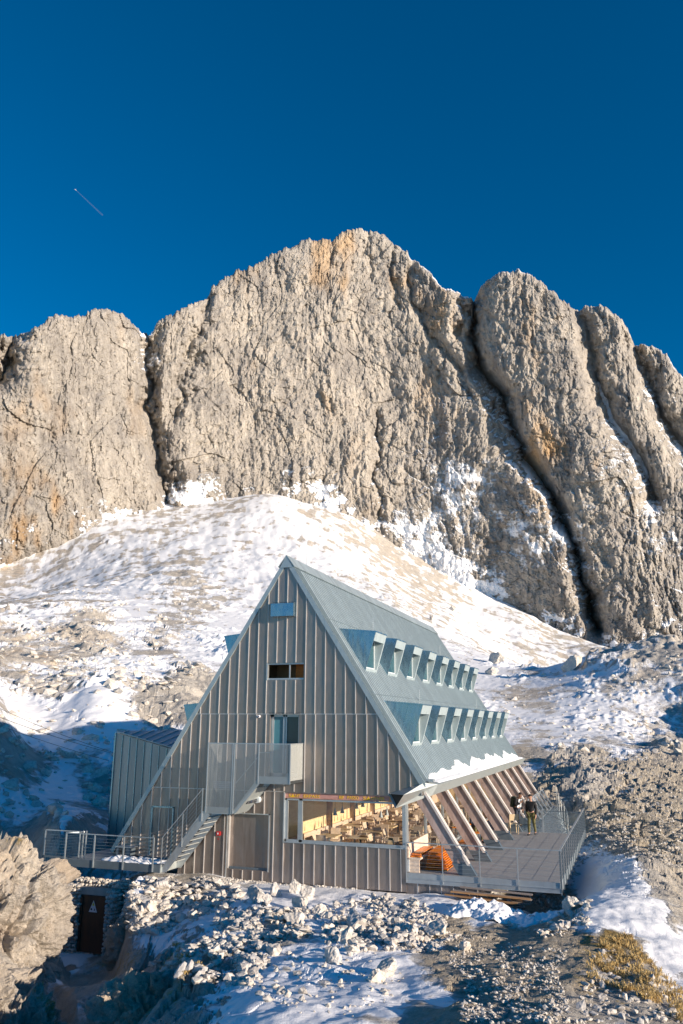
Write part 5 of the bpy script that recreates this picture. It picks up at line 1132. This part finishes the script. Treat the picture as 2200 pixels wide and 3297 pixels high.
def person(loc, face, J0, label, colors, extras=None, group=None):
    """J0: joints in a local frame, x to the person's left, -y forward, z up"""
    M4 = Matrix.Translation(loc) @ Matrix.Rotation(face, 4, 'Z'); W_ = lambda p: tuple(M4 @ Vector(p))
    t = empty('person', loc, label, 'person')
    skin, hair, top, legs, shoe = colors
    r = dict(pelvis=.125, belly=.12, chest=.14, neck0=.075, neck=.052, head0=.068, head1=.092, head2=.088, lsh=.068, rsh=.068, lel=.042, rel=.042, lwr=.028, rwr=.028, lhand=.03, rhand=.03, lhip=.095, rhip=.095, lkn=.062, rkn=.062, lan=.040, ran=.040, ltoe=.035, rtoe=.035)
    E1 = [('pelvis', 'belly'), ('belly', 'chest'), ('chest', 'neck0'), ('neck0', 'neck'), ('neck', 'head0'), ('head0', 'head1'), ('head1', 'head2'), ('chest', 'lsh'), ('lsh', 'lel'), ('lel', 'lwr'), ('lwr', 'lhand'), ('chest', 'rsh'), ('rsh', 'rel'), ('rel', 'rwr'), ('rwr', 'rhand'),
          ('pelvis', 'lhip'), ('lhip', 'lkn'), ('lkn', 'lan'), ('lan', 'ltoe'), ('pelvis', 'rhip'), ('rhip', 'rkn'), ('rkn', 'ran'), ('ran', 'rtoe')]
    J = {k: (W_(J0[k]), r[k]) for k in r}; E_ = list(E1)
    Hd = Vector(J0['head1']); nd = Vector(J0.get('look', (0, -1, 0))).normalized()
    for sd in 'lr':         # five fingers, unequal and bent
        wr, hd = Vector(J0[sd+'wr']), Vector(J0[sd+'hand']); d = (hd-wr).normalized(); side = d.cross(Vector((1, 0, 0)) if abs(d.x) < .8 else Vector((0, 0, 1))).normalized(); inn = d.cross(side)
        for i, L_ in enumerate((.062, .07, .064, .05)):
            a = hd+side*(.026*(i-1.5))+d*.03; b = a+d*L_*.5+inn*.006; c = b+d*L_*.4+inn*.02
            J['%sf%d' % (sd, i)] = (W_(a), .010); J['%sg%d' % (sd, i)] = (W_(b), .009); J['%sh%d' % (sd, i)] = (W_(c), .008); E_ += [(sd+'hand', '%sf%d' % (sd, i)), ('%sf%d' % (sd, i), '%sg%d' % (sd, i)), ('%sg%d' % (sd, i), '%sh%d' % (sd, i))]
        a = hd-d*.02-side*.045; b = a+d*.03-side*.012+inn*.012; J[sd+'t0'] = (W_(a), .011); J[sd+'t1'] = (W_(b), .010); E_ += [(sd+'hand', sd+'t0'), (sd+'t0', sd+'t1')]
    body = skin_mesh(J, E_, 'body')
    bo_ = link('body', body, M[skin], t)
    # face on the head
    rt_ = nd.cross(Vector((0, 0, 1))).normalized(); up_ = rt_.cross(nd).normalized()
    def at(a, b, c): return W_(Hd+rt_*a+nd*b+up_*c)
    q_ = MB(); q_.tube(at(0, .080, .02), at(0, .112, -.025), .008, 6, .016); q_.build('nose', M[skin], t)
    for s_ in (-1, 1):
        MB().tube(at(s_*.034, .086, .022), at(s_*.034, .094, .022), .011, 8).build('eye', M['black'], t)
        MB().tube(at(s_*.088, -.005, .0), at(s_*.102, -.012, .005), .028, 8, .02).build('ear', M[skin], t)
    MB().tube(at(-.026, .090, -.052), at(.026, .090, -.052), .006, 6).build('mouth', M['red'], t)
    # hair: a displaced cap
    w, f = ico(3); k = w@np.array(nd); kz = w@np.array(up_); keep = (kz > .18*k+.10) | ((k < -.2) & (kz > -.35))
    idx = np.cumsum(keep)-1; f2 = idx[f[keep[f].all(1)]]; w2 = w[keep]; rr_ = .104+.012*perlin2(w2[:, 0]*5+w2[:, 2]*3, w2[:, 1]*5, 3); C_ = Hd+up_*.012
    ver = [W_(Vector(p*r_)+C_) for p, r_ in zip(w2, rr_)]; me = bpy.data.meshes.new('hair'); me.from_pydata(ver, [], [tuple(map(int, q)) for q in f2]); me.shade_smooth(); link('hair', me, M[hair], t)
    # clothes follow the body
    g = .02
    up1 = {k: (J[k][0], r[k]+g) for k in ('pelvis', 'belly', 'chest', 'neck0', 'lsh', 'lel', 'rsh', 'rel')}; 
    for q in ('lel', 'rel'): up1[q] = (J[q][0], .062)
    for q in ('lsh', 'rsh'): up1[q] = (J[q][0], .085)
    up1['lwr'] = (J['lwr'][0], .050); up1['rwr'] = (J['rwr'][0], .050); up1['pelvis'] = (W_(Vector(J0['pelvis'])*1.0), .155); up1['belly'] = (J['belly'][0], .15)
    sh_ = skin_mesh(up1, [('pelvis', 'belly'), ('belly', 'chest'), ('chest', 'neck0'), ('chest', 'lsh'), ('lsh', 'lel'), ('lel', 'lwr'), ('chest', 'rsh'), ('rsh', 'rel'), ('rel', 'rwr')], 'shirt'); link('jacket', sh_, M[top], t)
    lg = {k: (J[k][0], r[k]+.008) for k in ('pelvis', 'lhip', 'lkn', 'rhip', 'rkn')}; lg['lan'] = (J['lan'][0], .055); lg['ran'] = (J['ran'][0], .055)
    tr2 = skin_mesh(lg, [('pelvis', 'lhip'), ('lhip', 'lkn'), ('lkn', 'lan'), ('pelvis', 'rhip'), ('rhip', 'rkn'), ('rkn', 'ran')], 'trousers'); link('trousers', tr2, M[legs], t)
    for sd in 'lr':
        a, b = Vector(J[sd+'an'][0]), Vector(J[sd+'toe'][0]); d = (b-a); d.z = 0; d.normalize()
        sm2 = skin_mesh({'a': (tuple(a-d*.04+Vector((0, 0, -.04))), .05), 'b': (tuple(b), .045), 'c': (tuple(b+d*.07), .036)}, [('a', 'b'), ('b', 'c')], 'shoe'); link('shoe', sm2, M[shoe], t)
    if extras: extras(t, W_)
    return t
stand = dict(pelvis=(0, 0, .96), belly=(0, -.01, 1.12), chest=(0, 0, 1.32), neck0=(0, .0, 1.44), neck=(0, -.01, 1.50), head0=(0, -.035, 1.57), head1=(0, -.02, 1.65), head2=(0, -.01, 1.70),
 lsh=(.19, 0, 1.40), lel=(.225, .03, 1.12), lwr=(.22, -.04, .88), lhand=(.22, -.06, .80), rsh=(-.19, 0, 1.40), rel=(-.225, .05, 1.12), rwr=(-.22, .02, .88), rhand=(-.22, .0, .80),
 lhip=(.09, 0, .90), lkn=(.10, .03, .50), lan=(.10, .20, .12), ltoe=(.10, .10, .05), rhip=(-.09, 0, .90), rkn=(-.10, -.10, .50), ran=(-.10, -.12, .09), rtoe=(-.11, -.26, .04), look=(-.35, -1, -.05))
person((-4.66, 11.25, 0), R(-10), stand, 'dark-haired person in black shirt and olive trousers walking towards us on the terrace', ('skin', 'hair', 'shirtblack', 'olive', 'shoe'))
lean = dict(stand); lean.update(chest=(0, -.08, 1.30), neck0=(0, -.13, 1.40), neck=(0, -.16, 1.45), head0=(0, -.22, 1.50), head1=(0, -.22, 1.58), head2=(0, -.20, 1.64), lsh=(.19, -.08, 1.37), rsh=(-.19, -.08, 1.37), rel=(-.27, -.10, 1.12), rwr=(-.12, -.28, 1.20), rhand=(-.06, -.30, 1.26),
 lel=(.26, -.06, 1.10), lwr=(.25, -.12, .88), lhand=(.25, -.14, .80), lan=(.10, .05, .09), ltoe=(.10, -.08, .04), lkn=(.10, -.02, .50), rkn=(-.10, -.02, .50), ran=(-.10, .02, .09), rtoe=(-.10, -.11, .04), look=(0, -1, -.5))
def ex2(t, W_):
    q_ = MB(); q_.hexa([W_(p) for p in ((-.16, .12, .98), (.16, .12, .98), (.16, .34, 1.0), (-.16, .34, 1.0), (-.15, .04, 1.44), (.15, .04, 1.44), (.14, .24, 1.50), (-.14, .24, 1.50))]); q_.build('backpack', M['pack'], t, bevel=.04)
    for s_ in (-.11, .11): q_ = MB(); q_.bar(W_((s_, .08, 1.45)), W_((s_, -.17, 1.40)), .05, .015); q_.bar(W_((s_, -.20, 1.40)), W_((s_*1.3, -.14, 1.08)), .05, .015); q_.build('strap', M['pack'], t)
    for s_ in (-1, 1):
        q_ = MB(); q_.hexa([W_(p) for p in ((s_*.03, -.155, 1.0), (s_*.17, -.12, 1.0), (s_*.17, -.09, 1.0), (s_*.03, -.12, 1.0), (s_*.03, -.245, 1.38), (s_*.12, -.21, 1.38), (s_*.12, -.15, 1.38), (s_*.03, -.2, 1.38))]); q_.build('jacket_front', M['shirtwhite'], t)
person((-5.55, 13.2, 0), R(62), lean, 'person in black and white jacket with a backpack looking down beside the slanted beams', ('skin2', 'hair', 'shirtblack', 'navy', 'shoe'), ex2)
sit = dict(stand); sit.update(pelvis=(0, 0, .55), belly=(0, -.05, .72), chest=(0, -.14, .92), neck0=(0, -.20, 1.03), neck=(0, -.23, 1.08), head0=(0, -.28, 1.14), head1=(0, -.27, 1.22), head2=(0, -.25, 1.27), lsh=(.19, -.15, 1.0), lel=(.25, -.25, .76), lwr=(.12, -.45, .70), lhand=(.08, -.52, .70),
 rsh=(-.19, -.15, 1.0), rel=(-.25, -.25, .76), rwr=(-.12, -.45, .70), rhand=(-.08, -.52, .70), lhip=(.10, -.05, .53), lkn=(.15, -.48, .54), lan=(.15, -.45, .10), ltoe=(.15, -.58, .04), rhip=(-.10, -.05, .53), rkn=(-.15, -.48, .54), ran=(-.15, -.42, .10), rtoe=(-.15, -.55, .04), look=(.1, -1, -.35))
person((-6.75, 8.2, 0), R(35), sit, 'person in dark jacket and camouflage trousers sitting on a bench behind the third beam', ('skin', 'hair', 'navy', 'olive', 'shoe'))
# ================================================================ DRY GRASS
def tufts(zones, seed):
    rs = np.random.RandomState(seed); V_ = []; F_ = []; n_ = 0
    for (poly, cnt, h0) in zones:
        us = [p[0] for p in poly]; vs_ = [p[1] for p in poly]; c = 0
        while c < cnt:
            u = rs.uniform(min(us), max(us)); v = rs.uniform(min(vs_), max(vs_)); ins = False; j = len(poly)-1
            for i in range(len(poly)):
                xi, yi = poly[i]; xj, yj = poly[j]
                if ((yi > v) != (yj > v)) and (u < (xj-xi)*(v-yi)/(yj-yi)+xi): ins = not ins
                j = i
            c += .2
            if not ins or float(perlin2(np.array([u/45.]), np.array([v/25.]), seed)[0])+rs.uniform(-.3, .4) < 0: continue
            c += .8; P = ground_at(u, v)
            for b in range(9):
                a = rs.uniform(0, 6.28); L_ = h0*rs.uniform(.5, 1.3); w_ = .008; q = P+np.array([rs.uniform(-.06, .06), rs.uniform(-.06, .06), -.01]); d = np.array([math.cos(a), math.sin(a), 0])
                s_ = np.array([-d[1], d[0], 0])*w_; m = q+d*L_*.3+np.array([0, 0, L_*.7]); e = q+d*L_*.95+np.array([0, 0, L_*rs.uniform(.4, .9)])
                V_ += [q-s_, q+s_, m+s_*.8, m-s_*.8, e]; F_ += [(n_, n_+1, n_+2), (n_, n_+2, n_+3), (n_+3, n_+2, n_+4)]; n_ += 5
    o = link('dry_grass', grid_mesh('dry_grass', np.array(V_), np.array(F_)), M['drygrass']); tag(o, 'tufts of golden dry grass on the slope beside the path', 'grass', None, 'stuff')
M['drygrass'] = simple('dry_grass', (.52, .37, .15), .8, var=.4, scale=20, bump=0)
tufts([([(1890, 3030), (2020, 3010), (2120, 3120), (2200, 3200), (2200, 3297), (2100, 3230), (1900, 3160)], 650, .11), ([(560, 3040), (700, 3060), (640, 3150), (520, 3130)], 160, .07)], 4)
# ================================================================ CABLES AND CONTRAIL
def at_t(u, v, t): return CAMP+ray(u, v)*t
def at_y(u, v, y): d = ray(u, v); return CAMP+d*((y-CAMP[1])/d[1])
for i, ((u0, v0), (u1, v1)) in enumerate((((-60, 2285), (368, 2427)), ((-10, 2276), (368, 2424)), ((-60, 2311), (352, 2450)))):
    a = at_y(u1, v1, 5.6); b = at_t(u0, v0, 52+i*6); q_ = MB(); pts = [a*(1-t)+b*t-np.array([0, 0, .5*t*(1-t)]) for t in np.linspace(0, 1, 9)]
    for p, q in zip(pts[:-1], pts[1:]): q_.tube(p, q, .014, 4, cap=False)
    o = q_.build('overhead_cable', M['black']); tag(o, ['upper dark cable of the pair reaching the annex corner', 'thin cable merging with the upper one at the annex', 'lowest cable running left from the annex wall'][i], 'cable')
m_, n_, b_ = new_mat('contrail_vapour'); out = n_.nodes['Material Output']; n_.nodes.remove(b_); df = N(n_, 'ShaderNodeBsdfDiffuse'); df.inputs[0].default_value = (.9, .9, .9, 1); tr = N(n_, 'ShaderNodeBsdfTransparent'); mx = N(n_, 'ShaderNodeMixShader'); mx.inputs[0].default_value = .03
n_.links.new(tr.outputs[0], mx.inputs[1]); n_.links.new(df.outputs[0], mx.inputs[2]); n_.links.new(mx.outputs[0], out.inputs[0])
q_ = MB(); q_.tube(at_t(246, 613, 12000), at_t(330, 692, 13300), 5, 6, 12); o = q_.build('contrail', m_); tag(o, 'faint short contrail high in the left of the blue sky', 'contrail', None, 'stuff')
q_ = MB(); q_.tube(at_t(241, 609, 11950), at_t(246, 613, 12000), 3, 6, 4); o = q_.build('airliner', M['signwhite']); tag(o, 'tiny white aircraft at the head of the contrail', 'aircraft')
